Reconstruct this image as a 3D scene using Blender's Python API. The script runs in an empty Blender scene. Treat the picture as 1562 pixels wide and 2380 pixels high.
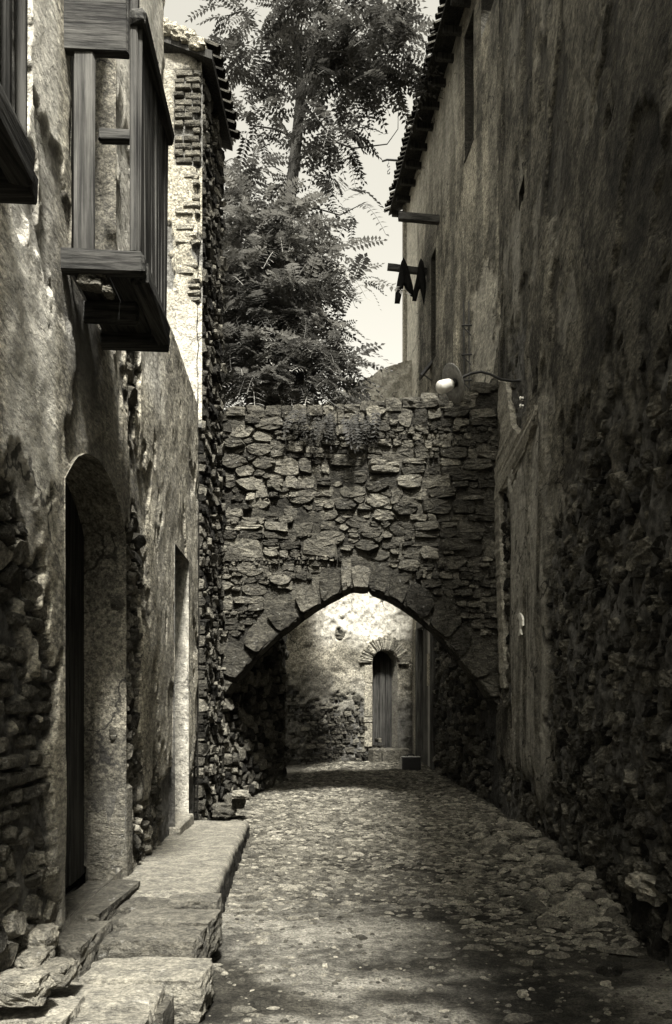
import bpy, math, random
import numpy as np
from mathutils import Vector, Matrix, noise as mnoise

# ------------------------------------------------------------------ camera, sky, sun, exposure
S = bpy.context.scene
C = S.collection
F, CX, CY, CAMH = 1850.0, 830.0, 1640.0, 1.5      # focal length and principal point (view camera with raised front)
cam_d = bpy.data.cameras.new('camera')
cam_d.sensor_fit = 'VERTICAL'; cam_d.sensor_height = 36.0
cam_d.lens = 36.0 * F / 2380.0
cam_d.shift_x = (781.0 - CX) / 2380.0
cam_d.shift_y = (CY - 1190.0) / 2380.0
cam_d.clip_start = 0.05; cam_d.clip_end = 500.0
cam = bpy.data.objects.new('camera', cam_d); C.objects.link(cam)
cam.location = (0, 0, CAMH); cam.rotation_euler = (math.radians(90), 0, 0)
S.camera = cam

SUN_AZ, SUN_EL = math.radians(11.0), math.radians(56.0)     # azimuth from straight behind the camera towards the right
TO_SUN = Vector((math.sin(SUN_AZ) * math.cos(SUN_EL), -math.cos(SUN_AZ) * math.cos(SUN_EL), math.sin(SUN_EL)))
W = bpy.data.worlds.new('World'); S.world = W; W.use_nodes = True
nt = W.node_tree; nt.nodes.clear()
sky = nt.nodes.new('ShaderNodeTexSky'); sky.sky_type = 'NISHITA'; sky.sun_disc = False
sky.sun_elevation = SUN_EL; sky.sun_rotation = math.pi - SUN_AZ
sky.air_density = 1.6; sky.dust_density = 6.0; sky.ozone_density = 1.0
bw = nt.nodes.new('ShaderNodeRGBToBW')
tint = nt.nodes.new('ShaderNodeMix'); tint.data_type = 'RGBA'; tint.blend_type = 'MULTIPLY'
tint.inputs[0].default_value = 1.0; tint.inputs[7].default_value = (1.0, 0.962, 0.84, 1)
bg = nt.nodes.new('ShaderNodeBackground'); bg.inputs[1].default_value = 0.088
wo = nt.nodes.new('ShaderNodeOutputWorld')
nt.links.new(sky.outputs[0], bw.inputs[0]); nt.links.new(bw.outputs[0], tint.inputs[6])
nt.links.new(tint.outputs[2], bg.inputs[0]); nt.links.new(bg.outputs[0], wo.inputs[0])
sun_d = bpy.data.lights.new('sun', 'SUN'); sun_d.energy = 3.8; sun_d.angle = math.radians(6.0)
sun_d.color = (1.0, 0.975, 0.91)
sun = bpy.data.objects.new('sun', sun_d); C.objects.link(sun)
sun.rotation_euler = TO_SUN.to_track_quat('Z', 'Y').to_euler(); sun.location = (2, -6, 14)
vs = S.view_settings
vs.view_transform = 'Standard'; vs.look = 'None'; vs.gamma = 1.0; vs.use_curve_mapping = False
vs.exposure = 2.3

# ------------------------------------------------------------------ numeric helpers
RS = np.random.RandomState
_tab = RS(7).rand(256, 256)
def vnoise(x, y, seed=0):
    x = np.asarray(x, float) + seed * 17.31; y = np.asarray(y, float) + seed * 9.77
    xi = np.floor(x).astype(int); yi = np.floor(y).astype(int)
    fx = x - xi; fy = y - yi
    fx = fx * fx * (3 - 2 * fx); fy = fy * fy * (3 - 2 * fy)
    a = _tab[xi & 255, yi & 255]; b = _tab[(xi + 1) & 255, yi & 255]
    c = _tab[xi & 255, (yi + 1) & 255]; d = _tab[(xi + 1) & 255, (yi + 1) & 255]
    return (a * (1 - fx) + b * fx) * (1 - fy) + (c * (1 - fx) + d * fx) * fy
def fbm(x, y, seed=0, oct=4):
    s = 0.0; amp = 0.5; tot = 0.0
    for i in range(oct):
        s = s + amp * vnoise(np.asarray(x) * 2 ** i, np.asarray(y) * 2 ** i, seed + i * 3); tot += amp; amp *= 0.55
    return s / tot
def sstep(a, b, x):
    t = np.clip((np.asarray(x, float) - a) / (b - a), 0, 1); return t * t * (3 - 2 * t)
def P(x, y, d):
    """the point at depth d whose picture falls at (x, y) of the 1562 x 2380 plate"""
    return Vector(((x - CX) / F * d, d, CAMH + (CY - y) / F * d))

# ------------------------------------------------------------------ object helpers
def tag(o, label=None, cat=None, group=None, kind=None):
    if label: o['label'] = label
    if cat: o['category'] = cat
    if group: o['group'] = group
    if kind: o['kind'] = kind
    return o
def thing(name, label, cat, loc=(0, 0, 0), group=None):
    o = bpy.data.objects.new(name, None); C.objects.link(o); o.location = loc
    o.empty_display_size = 0.2
    return tag(o, label, cat, group)
def base_of(o):
    v = Vector((0, 0, 0))
    while o is not None:
        v = v + Vector(o.location); o = o.parent
    return v
def link_mesh(name, me, mat, parent):
    if mat is not None and len(me.materials) == 0: me.materials.append(mat)
    o = bpy.data.objects.new(name, me); C.objects.link(o)
    if parent is not None: o.parent = parent
    return o
def build(name, verts, faces, mat, parent=None, smooth=False, attrs=None, loc=None):
    """verts in world coordinates; the object's origin is put at the middle of its base"""
    v = np.asarray(verts, float)
    if loc is None:
        loc = np.array([(v[:, 0].min() + v[:, 0].max()) / 2, (v[:, 1].min() + v[:, 1].max()) / 2, v[:, 2].min()])
    loc = np.asarray(loc, float)
    me = bpy.data.meshes.new(name)
    me.from_pydata((v - loc).tolist(), [], [list(f) for f in faces])
    if smooth: me.polygons.foreach_set('use_smooth', [True] * len(me.polygons))
    if attrs:
        for k, val in attrs.items():
            a = me.attributes.new(k, 'FLOAT', 'POINT')
            a.data.foreach_set('value', np.broadcast_to(np.asarray(val, np.float32), (len(v),)).astype(np.float32).ravel())
    me.update()
    o = link_mesh(name, me, mat, parent)
    o.location = Vector(loc) - (base_of(parent) if parent is not None else Vector((0, 0, 0)))
    return o
class MB:
    def __init__(s): s.v = []; s.f = []; s.a = []
    def add(s, v, f, tone=0.5):
        n = len(s.v); s.v += [tuple(p) for p in v]; s.f += [tuple(i + n for i in q) for q in f]; s.a += [tone] * len(v)
    def build(s, name, mat, parent=None, smooth=False, loc=None):
        return build(name, s.v, s.f, mat, parent, smooth, {'tone': np.array(s.a)}, loc)
BOXF = [(0, 3, 2, 1), (4, 5, 6, 7), (0, 1, 5, 4), (1, 2, 6, 5), (2, 3, 7, 6), (3, 0, 4, 7)]
def bevbox(p0, p1, bev=0.01, jit=0.0, rng=None):
    """box with chamfered edges as a 24-vertex hull"""
    p0 = np.array(p0, float); p1 = np.array(p1, float)
    lo, hi = np.minimum(p0, p1), np.maximum(p0, p1)
    b = min(bev, (hi - lo).min() * 0.4)
    vs_ = []; idx = {}
    for sx in (0, 1):
        for sy in (0, 1):
            for sz in (0, 1):
                c = np.array([hi[0] if sx else lo[0], hi[1] if sy else lo[1], hi[2] if sz else lo[2]])
                d = np.array([-b if sx else b, -b if sy else b, -b if sz else b])
                for ax in range(3):
                    q = c + d; q[ax] = c[ax]
                    idx[(sx, sy, sz, ax)] = len(vs_); vs_.append(q)
    f = []
    for ax in range(3):
        o = [i for i in range(3) if i != ax]
        for s in (0, 1):
            ring = []
            for a, bb in ((0, 0), (1, 0), (1, 1), (0, 1)):
                k = [0, 0, 0]; k[ax] = s; k[o[0]] = a; k[o[1]] = bb
                ring.append(idx[(*k, ax)])
            flip = (s == 0) ^ (ax == 1)
            f.append(ring[::-1] if flip else ring)
    for ax in range(3):                                             # edge chamfers
        o = [i for i in range(3) if i != ax]
        for a in (0, 1):
            for bb in (0, 1):
                k0 = [0, 0, 0]; k0[o[0]] = a; k0[o[1]] = bb; k1 = list(k0); k1[ax] = 1
                q = [idx[(*k0, o[0])], idx[(*k1, o[0])], idx[(*k1, o[1])], idx[(*k0, o[1])]]
                f.append(q)
    for key in [(a, b_, c) for a in (0, 1) for b_ in (0, 1) for c in (0, 1)]:
        f.append([idx[(*key, 0)], idx[(*key, 1)], idx[(*key, 2)]])
    v = np.array(vs_)
    ctr = v.mean(0)
    out = []
    for q in f:                                                     # orient outwards
        a, b_, c = v[q[0]], v[q[1]], v[q[2]]
        n = np.cross(b_ - a, c - a)
        out.append(q if np.dot(n, np.mean(v[q], axis=0) - ctr) > 0 else q[::-1])
    if jit and rng is not None: v = v + (rng.rand(*v.shape) - 0.5) * jit
    return v, out
def tube(pts, radii, n=8, cap=True):
    pts = [Vector(p) for p in pts]; v = []; f = []
    for i, p in enumerate(pts):
        t = (pts[min(i + 1, len(pts) - 1)] - pts[max(i - 1, 0)]).normalized()
        a = t.cross(Vector((0, 0, 1)))
        if a.length < 0.05: a = t.cross(Vector((0, 1, 0)))
        a.normalize(); b = t.cross(a).normalized()
        r = radii[i] if hasattr(radii, '__len__') else radii
        for k in range(n):
            th = 2 * math.pi * k / n
            v.append(tuple(p + a * (r * math.cos(th)) + b * (r * math.sin(th))))
    for i in range(len(pts) - 1):
        for k in range(n):
            f.append((i * n + k, i * n + (k + 1) % n, (i + 1) * n + (k + 1) % n, (i + 1) * n + k))
    if cap:
        f.append(tuple(range(n))[::-1]); f.append(tuple((len(pts) - 1) * n + k for k in range(n)))
    return v, f
def lathe(prof, origin, axis, n=20):
    axis = Vector(axis).normalized(); a = axis.orthogonal().normalized(); b = axis.cross(a)
    o = Vector(origin); v = []; f = []
    for r, h in prof:
        for k in range(n):
            th = 2 * math.pi * k / n
            v.append(tuple(o + axis * h + a * (r * math.cos(th)) + b * (r * math.sin(th))))
    for i in range(len(prof) - 1):
        for k in range(n):
            f.append((i * n + k, i * n + (k + 1) % n, (i + 1) * n + (k + 1) % n, (i + 1) * n + k))
    return v, f

# ------------------------------------------------------------------ materials (one print tone: warm black and white)
def g(v): return (v, v * 0.97, v * 0.885, 1.0)
class NT:
    def __init__(s, name):
        s.m = bpy.data.materials.new(name); s.m.use_nodes = True
        s.t = s.m.node_tree; s.t.nodes.clear()
        s.out = s.t.nodes.new('ShaderNodeOutputMaterial')
        s.bs = s.t.nodes.new('ShaderNodeBsdfPrincipled')
        s.t.links.new(s.bs.outputs[0], s.out.inputs[0])
        s.tc = s.t.nodes.new('ShaderNodeTexCoord')
        s.geo = s.t.nodes.new('ShaderNodeNewGeometry')
        s.bs.inputs['Roughness'].default_value = 0.92
        s.bs.inputs['Specular IOR Level'].default_value = 0.12
    def L(s, a, b): s.t.links.new(a, b)
    def pos(s, sc=(1, 1, 1)):
        m = s.t.nodes.new('ShaderNodeMapping'); m.inputs['Scale'].default_value = sc
        s.L(s.geo.outputs['Position'], m.inputs['Vector']); return m.outputs[0]
    def noise(s, scale, detail=5, rough=0.6, sc=(1, 1, 1)):
        n = s.t.nodes.new('ShaderNodeTexNoise'); n.inputs['Scale'].default_value = scale
        n.inputs['Detail'].default_value = detail; n.inputs['Roughness'].default_value = rough
        s.L(s.pos(sc), n.inputs['Vector']); return n.outputs[0]
    def vor(s, scale, feature='F1', sc=(1, 1, 1)):
        n = s.t.nodes.new('ShaderNodeTexVoronoi'); n.feature = feature; n.inputs['Scale'].default_value = scale
        s.L(s.pos(sc), n.inputs['Vector']); return n.outputs['Distance']
    def attr(s, name):
        a = s.t.nodes.new('ShaderNodeAttribute'); a.attribute_name = name; return a.outputs['Fac']
    def rng(s, x, a, b, c=0.0, d=1.0, smooth=True):
        n = s.t.nodes.new('ShaderNodeMapRange'); n.interpolation_type = 'SMOOTHSTEP' if smooth else 'LINEAR'
        for i, q in enumerate((x, a, b, c, d)):
            if hasattr(q, 'is_linked'): s.L(q, n.inputs[i])
            else: n.inputs[i].default_value = q
        return n.outputs[0]
    def math(s, op, a, b=0.0):
        n = s.t.nodes.new('ShaderNodeMath'); n.operation = op
        for i, q in enumerate((a, b)):
            if hasattr(q, 'is_linked'): s.L(q, n.inputs[i])
            else: n.inputs[i].default_value = q
        return n.outputs[0]
    def mix(s, fac, a, b, mode='MIX'):
        n = s.t.nodes.new('ShaderNodeMix'); n.data_type = 'RGBA'; n.blend_type = mode
        for i, q in ((0, fac), (6, a), (7, b)):
            if hasattr(q, 'is_linked'): s.L(q, n.inputs[i])
            else: n.inputs[i].default_value = q
        return n.outputs[2]
    def bump(s, h, strength=0.6, dist=0.02, prev=None):
        n = s.t.nodes.new('ShaderNodeBump'); n.inputs['Strength'].default_value = strength
        n.inputs['Distance'].default_value = dist; s.L(h, n.inputs['Height'])
        if prev is not None: s.L(prev, n.inputs['Normal'])
        return n.outputs[0]
    def done(s, col, normal=None, rough=None):
        if hasattr(col, 'is_linked'): s.L(col, s.bs.inputs['Base Color'])
        else: s.bs.inputs['Base Color'].default_value = col
        if normal is not None: s.L(normal, s.bs.inputs['Normal'])
        if rough is not None: s.bs.inputs['Roughness'].default_value = rough
        return s.m
def m_plaster(name, light, dark, bare, lo=0.42, hi=0.62, streak=0.55, pits=0.5, bump=0.7):
    n = NT(name)
    blot = n.noise(1.3, 7, 0.62)
    stre = n.noise(1.0, 8, 0.7, (4, 1.6, 1.3))
    stre2 = n.noise(1.0, 6, 0.72, (14, 6, 7))
    fac = n.math('ADD', n.math('MULTIPLY', blot, 1 - streak), n.math('MULTIPLY', n.math('ADD', n.math('MULTIPLY', stre, 0.65), n.math('MULTIPLY', stre2, 0.35)), streak))
    fac = n.rng(fac, lo, hi)
    col = n.mix(fac, g(dark), g(light))
    grain = n.noise(75, 3, 0.7, (1, 0.4, 1))
    grain2 = n.noise(30, 5, 0.78, (1, 0.4, 1))
    col = n.mix(0.8, col, n.mix(n.rng(grain, 0.3, 0.7), g(0.35), g(1.1)), 'MULTIPLY')
    col = n.mix(0.8, col, n.mix(n.rng(grain2, 0.34, 0.66), g(0.18), g(1.4)), 'MULTIPLY')
    pit = n.noise(15, 5, 0.75, (1, 0.45, 1))
    pf = n.rng(pit, 0.58, 0.64)
    col = n.mix(n.math('MULTIPLY', pf, pits), col, g(dark * 0.35))
    cl = n.mix(n.rng(stre2, 0.3, 0.7), g(light * 0.8), g(min(0.8, light * 1.6)))
    cl = n.mix(0.6, cl, n.mix(n.rng(grain2, 0.3, 0.62), g(0.35), g(1.1)), 'MULTIPLY')
    cl = n.mix(n.math('MULTIPLY', pf, pits * 0.7), cl, g(dark * 0.6))
    col = n.mix(n.attr('clean_lit'), col, cl)
    col = n.mix(n.attr('dirt_shade'), col, n.mix(n.rng(stre, 0.35, 0.7), g(dark * 0.25), g(dark)))
    ds = n.t.nodes.new('ShaderNodeVectorMath'); ds.operation = 'ADD'
    nz_ = n.t.nodes.new('ShaderNodeTexNoise'); nz_.inputs['Scale'].default_value = 3.0; nz_.inputs['Detail'].default_value = 5
    n.L(n.geo.outputs['Position'], nz_.inputs['Vector']); n.L(n.pos((1, 0.7, 1)), ds.inputs[0])
    sc_ = n.t.nodes.new('ShaderNodeVectorMath'); sc_.operation = 'SCALE'; sc_.inputs['Scale'].default_value = 0.55; n.L(nz_.outputs['Color'], sc_.inputs[0]); n.L(sc_.outputs[0], ds.inputs[1])
    vo = n.t.nodes.new('ShaderNodeTexVoronoi'); vo.feature = 'DISTANCE_TO_EDGE'; vo.inputs['Scale'].default_value = 1.1; n.L(ds.outputs[0], vo.inputs['Vector'])
    crack = n.math('MULTIPLY', n.rng(vo.outputs['Distance'], 0.004, 0.016, 1.0, 0.0), n.rng(n.noise(0.9, 3, 0.5), 0.48, 0.58))
    col = n.mix(n.math('MULTIPLY', crack, 0.85), col, g(dark * 0.25))
    barec = n.mix(n.rng(n.noise(14, 5, 0.65), 0.35, 0.7), g(bare * 0.35), g(bare))
    col = n.mix(n.attr('bare'), col, barec)
    b1 = n.bump(n.math('SUBTRACT', n.noise(30, 6, 0.72, (1, 0.5, 1)), n.math('MULTIPLY', pf, 0.5)), bump, 0.05)
    b2 = n.bump(n.noise(6, 6, 0.65, (1, 0.6, 0.8)), 0.6, 0.09, b1)
    return n.done(col, b2)
def m_stone(name, lo, hi, bump=0.9, scale=1.0, spot=0.35, var=0.55):
    n = NT(name)
    col = n.mix(n.attr('tone'), g(lo), g(hi))
    v = n.noise(13 * scale, 7, 0.7, (1, 1, 1.7))
    col = n.mix(var, col, n.mix(n.rng(v, 0.32, 0.70), g(0.10), g(1.45)), 'MULTIPLY')
    gr = n.noise(60 * scale, 3, 0.7)
    col = n.mix(0.8, col, n.mix(n.rng(gr, 0.3, 0.72), g(0.35), g(1.15)), 'MULTIPLY')
    li = n.noise(16 * scale, 4, 0.7)
    col = n.mix(n.math('MULTIPLY', n.rng(li, 0.62, 0.70), spot), col, g(min(0.6, hi * 1.5)))
    b1 = n.bump(n.noise(34 * scale, 6, 0.72), bump, 0.02)
    b2 = n.bump(n.noise(12 * scale, 6, 0.68, (1, 1, 1.6)), bump, 0.09, b1)
    return n.done(col, b2)
def m_wood(name, lo, hi, bump=0.6, sc=(40, 40, 1.6)):
    n = NT(name)
    a = n.noise(1.0, 5, 0.65, sc); b = n.noise(2.2, 5, 0.6)
    col = n.mix(n.rng(n.math('ADD', n.math('MULTIPLY', a, 0.7), n.math('MULTIPLY', b, 0.3)), 0.35, 0.68), g(lo), g(hi))
    col = n.mix(n.attr('tone'), n.mix(0.7, col, g(0.3), 'MULTIPLY'), col)
    return n.done(col, n.bump(a, bump, 0.01), 0.8)
def m_plain(name, v, rough=0.6, spec=0.2, metal=0.0, wear=0.4):
    n = NT(name)
    k = n.noise(25, 5, 0.65)
    col = n.mix(wear, g(v), n.mix(n.rng(k, 0.3, 0.72), g(v * 0.3), g(min(0.85, v * 1.5))))
    n.bs.inputs['Metallic'].default_value = metal; n.bs.inputs['Specular IOR Level'].default_value = spec
    return n.done(col, n.bump(k, 0.25, 0.005), rough)
M = {}
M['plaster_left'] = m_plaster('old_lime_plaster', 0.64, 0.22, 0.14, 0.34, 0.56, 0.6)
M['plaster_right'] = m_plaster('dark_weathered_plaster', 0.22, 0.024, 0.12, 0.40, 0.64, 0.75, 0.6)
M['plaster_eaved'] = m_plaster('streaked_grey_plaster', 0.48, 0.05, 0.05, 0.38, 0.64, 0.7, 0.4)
M['plaster_pier'] = m_plaster('pale_plaster', 0.42, 0.18, 0.20, 0.36, 0.60, 0.4, 0.6)
M['plaster_far'] = m_plaster('pale_crumbling_plaster', 0.40, 0.15, 0.10, 0.38, 0.60, 0.15, 0.75)
M['reveal'] = m_plaster('reveal_plaster', 0.36, 0.10, 0.06, 0.38, 0.64, 0.35)
M['reveal_pale'] = m_plaster('pale_reveal_plaster', 0.30, 0.12, 0.1, 0.35, 0.6, 0.4)
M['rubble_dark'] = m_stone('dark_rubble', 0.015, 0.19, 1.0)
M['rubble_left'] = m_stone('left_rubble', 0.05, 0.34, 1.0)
M['rubble_far'] = m_stone('far_rubble', 0.03, 0.20, 1.0)
M['arch_stone'] = m_stone('arch_stone', 0.022, 0.23, 0.9, 0.9)
M['mortar'] = m_stone('dark_mortar', 0.02, 0.10, 1.0, 1.2)
M['voussoir'] = m_stone('voussoir_stone', 0.022, 0.17, 1.0, 0.9)
M['brick'] = m_stone('old_brick', 0.08, 0.26, 0.9, 1.4)
M['brick_pale'] = m_stone('pale_brick', 0.16, 0.42, 0.9, 1.2)
M['ledge'] = m_stone('ledge_stone', 0.035, 0.24, 0.7, 0.8, 0.3, 0.45)
M['block'] = m_stone('rough_block', 0.08, 0.40, 1.0, 0.8)
M['cobble'] = m_stone('cobble_stone', 0.06, 0.30, 0.9, 1.2, 0.2)
M['wood_dark'] = m_wood('dark_wood', 0.008, 0.075)
M['beam_x'] = m_wood('dark_crossways_timber', 0.008, 0.075, 0.8, (2, 45, 45)); M['beam_y'] = m_wood('dark_lengthways_timber', 0.008, 0.075, 0.8, (45, 2, 45))
M['wood_grey'] = m_wood('grey_weathered_wood', 0.02, 0.11)
M['wood_pale'] = m_wood('pale_weathered_wood', 0.12, 0.4)
M['iron'] = m_plain('black_iron', 0.012, 0.55, 0.3)
M['enamel'] = m_plain('worn_grey_enamel', 0.17, 0.5, 0.3, 0.0, 0.6)
M['porcelain'] = m_plain('white_porcelain', 0.72, 0.25, 0.5, 0.0, 0.15)
M['cloth'] = m_plain('black_cloth', 0.008, 0.95, 0.05, 0.0, 0.5)
M['case'] = m_plain('black_case', 0.012, 0.5, 0.4, 0.0, 0.5)
M['case_lit'] = m_plain('lit_case_faces', 0.34, 0.6, 0.3, 0.0, 0.6)  # paler tone stands in for light on the case
M['tile'] = m_stone('roof_tile', 0.015, 0.06, 0.7)
M['bark'] = m_wood('bark', 0.015, 0.07)
for lname, la, lb in (('leaf', 0.02, 0.10), ('leaf_pale', 0.035, 0.20)):
  n = NT(lname)
  leafc = n.mix(n.attr('tone'), g(la), g(lb))
  tr = n.t.nodes.new('ShaderNodeBsdfTranslucent'); n.L(leafc, tr.inputs[0])
  mx = n.t.nodes.new('ShaderNodeMixShader'); mx.inputs[0].default_value = 0.25
  n.done(leafc, None, 0.6); n.L(n.bs.outputs[0], mx.inputs[1]); n.L(tr.outputs[0], mx.inputs[2]); n.L(mx.outputs[0], n.out.inputs[0])
  M[lname] = n.m
n = NT('lamp_glass'); n.bs.inputs['Transmission Weight'].default_value = 0.25; n.bs.inputs['Specular IOR Level'].default_value = 0.5
M['glass'] = n.done(g(0.7), None, 0.4)
n = NT('dark_interior'); M['void'] = n.done(g(0.006))
# ground
n = NT('earth_lane')
a_ = n.noise(0.9, 6, 0.6); b_ = n.noise(9, 6, 0.7); c_ = n.noise(70, 4, 0.7)
col = n.mix(n.rng(n.math('ADD', n.math('MULTIPLY', a_, 0.55), n.math('MULTIPLY', b_, 0.45)), 0.40, 0.62), g(0.075), g(0.30))
col = n.mix(0.85, col, n.mix(n.rng(c_, 0.32, 0.68), g(0.3), g(1.2)), 'MULTIPLY')
col = n.mix(n.attr('damp_shade'), col, n.mix(0.92, col, g(0.14), 'MULTIPLY'))
col = n.mix(n.attr('cobbled'), col, n.mix(0.9, col, g(0.36), 'MULTIPLY'))
nb = n.bump(n.noise(55, 5, 0.75), 0.9, 0.015); nb = n.bump(n.noise(11, 6, 0.7, (0.7, 1.2, 1)), 1.0, 0.12, nb)
M['earth'] = n.done(col, nb)

# ------------------------------------------------------------------ walls as relief sheets
class Frame:
    """a wall line on plan: point(u, z, h) with u along the wall, h out of its face"""
    def __init__(s, p0, p1, side):
        s.o = np.array(p0, float); d = np.array(p1, float) - s.o; s.len = np.linalg.norm(d); s.t = d / s.len
        s.n = np.array([s.t[1], -s.t[0]]) * side
    def pt(s, u, z, h=0.0):
        u, z, h = np.broadcast_arrays(np.asarray(u, float), np.asarray(z, float), np.asarray(h, float))
        return np.stack([s.o[0] + u * s.t[0] + h * s.n[0], s.o[1] + u * s.t[1] + h * s.n[1], z], -1)
    def u_of_depth(s, d): return (d - s.o[1]) / s.t[1]
    def u_of_x(s, x):                                               # where the sight line of column x meets the wall
        k = (x - CX) / F
        return (k * s.o[1] - s.o[0]) / (s.t[0] - k * s.t[1])
    def uz(s, x, y):
        u = s.u_of_x(x); d = s.o[1] + u * s.t[1]
        return u, CAMH + (CY - y) / F * d
def sheet(name, fr, us, zs, mat, parent, relief, holes=(), top=None, flip=False):
    us = np.asarray(us, float); zs = np.asarray(zs, float)
    U, Z = np.meshgrid(us, zs, indexing='ij')
    du = np.median(np.diff(us)); dz = np.median(np.diff(zs))
    keep = np.ones((len(us) - 1, len(zs) - 1), bool)
    for sd in list(holes) + ([lambda u, z: top(u) - z] if top else []):   # signed distance, negative inside the hole
        e = 1e-3
        s0 = sd(U, Z); gx = (sd(U + e, Z) - s0) / e; gz = (sd(U, Z + e) - s0) / e
        near = np.abs(s0) < 0.62 * max(du, dz)
        gl = np.maximum(gx * gx + gz * gz, 0.05)
        U = np.where(near, U - s0 * gx / gl, U); Z = np.where(near, Z - s0 * gz / gl, Z)
        uc = (U[:-1, :-1] + U[1:, :-1] + U[:-1, 1:] + U[1:, 1:]) / 4; zc = (Z[:-1, :-1] + Z[1:, :-1] + Z[:-1, 1:] + Z[1:, 1:]) / 4
        keep &= sd(uc, zc) > 0
    h, attrs = relief(U, Z)
    pts = fr.pt(U, Z, h).reshape(-1, 3)
    nz = len(zs)
    i, j = np.nonzero(keep)
    q = np.stack([i * nz + j, (i + 1) * nz + j, (i + 1) * nz + j + 1, i * nz + j + 1], 1)
    a = pts[q[0, 1]] - pts[q[0, 0]]; b = pts[q[0, 3]] - pts[q[0, 0]]
    if np.dot(np.cross(a, b)[:2], fr.n) < 0: q = q[:, ::-1]
    used = np.unique(q); remap = -np.ones(len(pts), int); remap[used] = np.arange(len(used))
    at = {k: np.asarray(np.broadcast_to(v, U.shape)).reshape(-1)[used] for k, v in attrs.items()}
    return build(name, pts[used], remap[q], mat, parent, True, at)
# ---- irregular stone packing: a power diagram of random discs
def clip_poly(poly, nx, ny, c):
    out = []; m = len(poly)
    for i in range(m):
        x0, y0 = poly[i]; x1, y1 = poly[(i + 1) % m]
        a = nx * x0 + ny * y0 - c; b = nx * x1 + ny * y1 - c
        if a <= 0: out.append((x0, y0))
        if (a < 0 < b) or (b < 0 < a):
            t = a / (a - b); out.append((x0 + t * (x1 - x0), y0 + t * (y1 - y0)))
    return out
def pack(u0, u1, v0, v1, rmin, rmax, seed, aniso=1.5, mask=None, power=1.8):
    """stone outlines filling the box; stones are aniso times longer than high"""
    rng = RS(seed); w = (u1 - u0) / aniso; h = v1 - v0
    pts = []; cell = rmax * 2; grid = {}
    tries = int(w * h / (rmin * rmin) * 9)
    for t in range(tries):
        r = rmin + (rmax - rmin) * rng.rand() ** power if t > tries * 0.08 else rmin + (rmax - rmin) * (0.5 + 0.5 * rng.rand())
        x = rng.rand() * (w + 2 * rmax) - rmax; y = rng.rand() * (h + 2 * rmax) - rmax
        cx, cy = int(x // cell), int(y // cell); ok = True
        for i in (-1, 0, 1):
            for j in (-1, 0, 1):
                for (px, py, pr) in grid.get((cx + i, cy + j), ()):
                    if (px - x) ** 2 + (py - y) ** 2 < ((pr + r) * 0.93) ** 2: ok = False; break
                if not ok: break
            if not ok: break
        if ok: grid.setdefault((cx, cy), []).append((x, y, r)); pts.append((x, y, r))
    A = np.array(pts); polys = []
    for k in range(len(A)):
        x, y, r = A[k]
        if mask is not None and not mask(u0 + x * aniso, v0 + y): continue
        if not (0 <= x <= w and 0 <= y <= h): continue
        d2 = (A[:, 0] - x) ** 2 + (A[:, 1] - y) ** 2
        nb_ = np.argsort(d2)[1:15]
        R = r * 1.75; a0_ = rng.rand() * 6
        poly = [(x + R * math.cos(a + a0_) * (0.8 + 0.4 * rng.rand()), y + R * math.sin(a + a0_) * (0.8 + 0.4 * rng.rand())) for a in np.linspace(0, 2 * math.pi, 7)[:-1]]
        for j in nb_:
            xx, yy, rr = A[j]
            dx, dy = xx - x, yy - y; L = math.hypot(dx, dy)
            dd = (L * L + r * r - rr * rr) / (2 * L)
            nx, ny = dx / L, dy / L
            poly = clip_poly(poly, nx, ny, nx * x + ny * y + dd)
            if len(poly) < 3: break
        if len(poly) < 3: continue
        q = np.array(poly); q[:, 0] = u0 + q[:, 0] * aniso; q[:, 1] = v0 + q[:, 1]
        q += (rng.rand(*q.shape) - 0.5) * r * 0.24
        polys.append(q)
    return polys
def courses(u0, u1, v0, v1, seed, hmin=0.08, hmax=0.24, mask=None):
    """rough courses of flat-bedded stones of very mixed size, with thin ones filling in"""
    rng = RS(seed); polys = []; z = v0; row = 0
    def zl(k, zb, u): return zb + 0.10 * (fbm(u * 0.8, k * 3.1, seed) - 0.5) + 0.05 * (fbm(u * 3.0, k * 5.3, seed + 1) - 0.5)
    while z < v1:
        h = hmin + (hmax - hmin) * rng.rand() ** 1.3
        if rng.rand() < 0.25: h = hmin * (0.55 + 0.4 * rng.rand())
        u = u0 - 0.3 * rng.rand()
        while u < u1:
            w = h * (0.75 + 1.9 * rng.rand() ** 1.4)
            a, b = u, u + w; bot = float(zl(row, z, (a + b) / 2)); top_ = float(zl(row + 1, z + h, (a + b) / 2))
            cells = [(a, b, bot, top_)]
            if h > hmin * 1.5 and rng.rand() < 0.42:
                m = bot + (top_ - bot) * (0.35 + 0.3 * rng.rand()); k = rng.rand()
                if k < 0.5: cells = [(a, b, bot, m), (a, b, m, top_)]
                else:
                    mm = a + w * (0.35 + 0.3 * rng.rand()); cells = [(a, mm, bot, m), (mm, b, bot, m), (a, b, m, top_)]
            for (a_, b_, c_, d_) in cells:
                if d_ - c_ < 0.025: continue
                if mask is not None and not mask((a_ + b_) / 2, (c_ + d_) / 2): continue
                ww, hh = b_ - a_, d_ - c_; j = min(ww, hh) * 0.30
                sk = (rng.rand() - 0.5) * 0.25 * hh
                q = [(a_, c_ + sk), ((a_ + b_) / 2, c_ + sk * 0.2 - 0.06 * hh), (b_, c_ - sk), (b_ + 0.03 * ww, (c_ + d_) / 2), (b_, d_ - sk * 0.6), (a_ + ww * (0.3 + 0.4 * rng.rand()), d_ + 0.08 * hh), (a_, d_ + sk * 0.6), (a_ - 0.03 * ww, (c_ + d_) / 2)]
                q = np.array(q); q += (rng.rand(*q.shape) - 0.5) * j
                polys.append(q)
            u += w
        z += h; row += 1
    return polys
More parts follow.
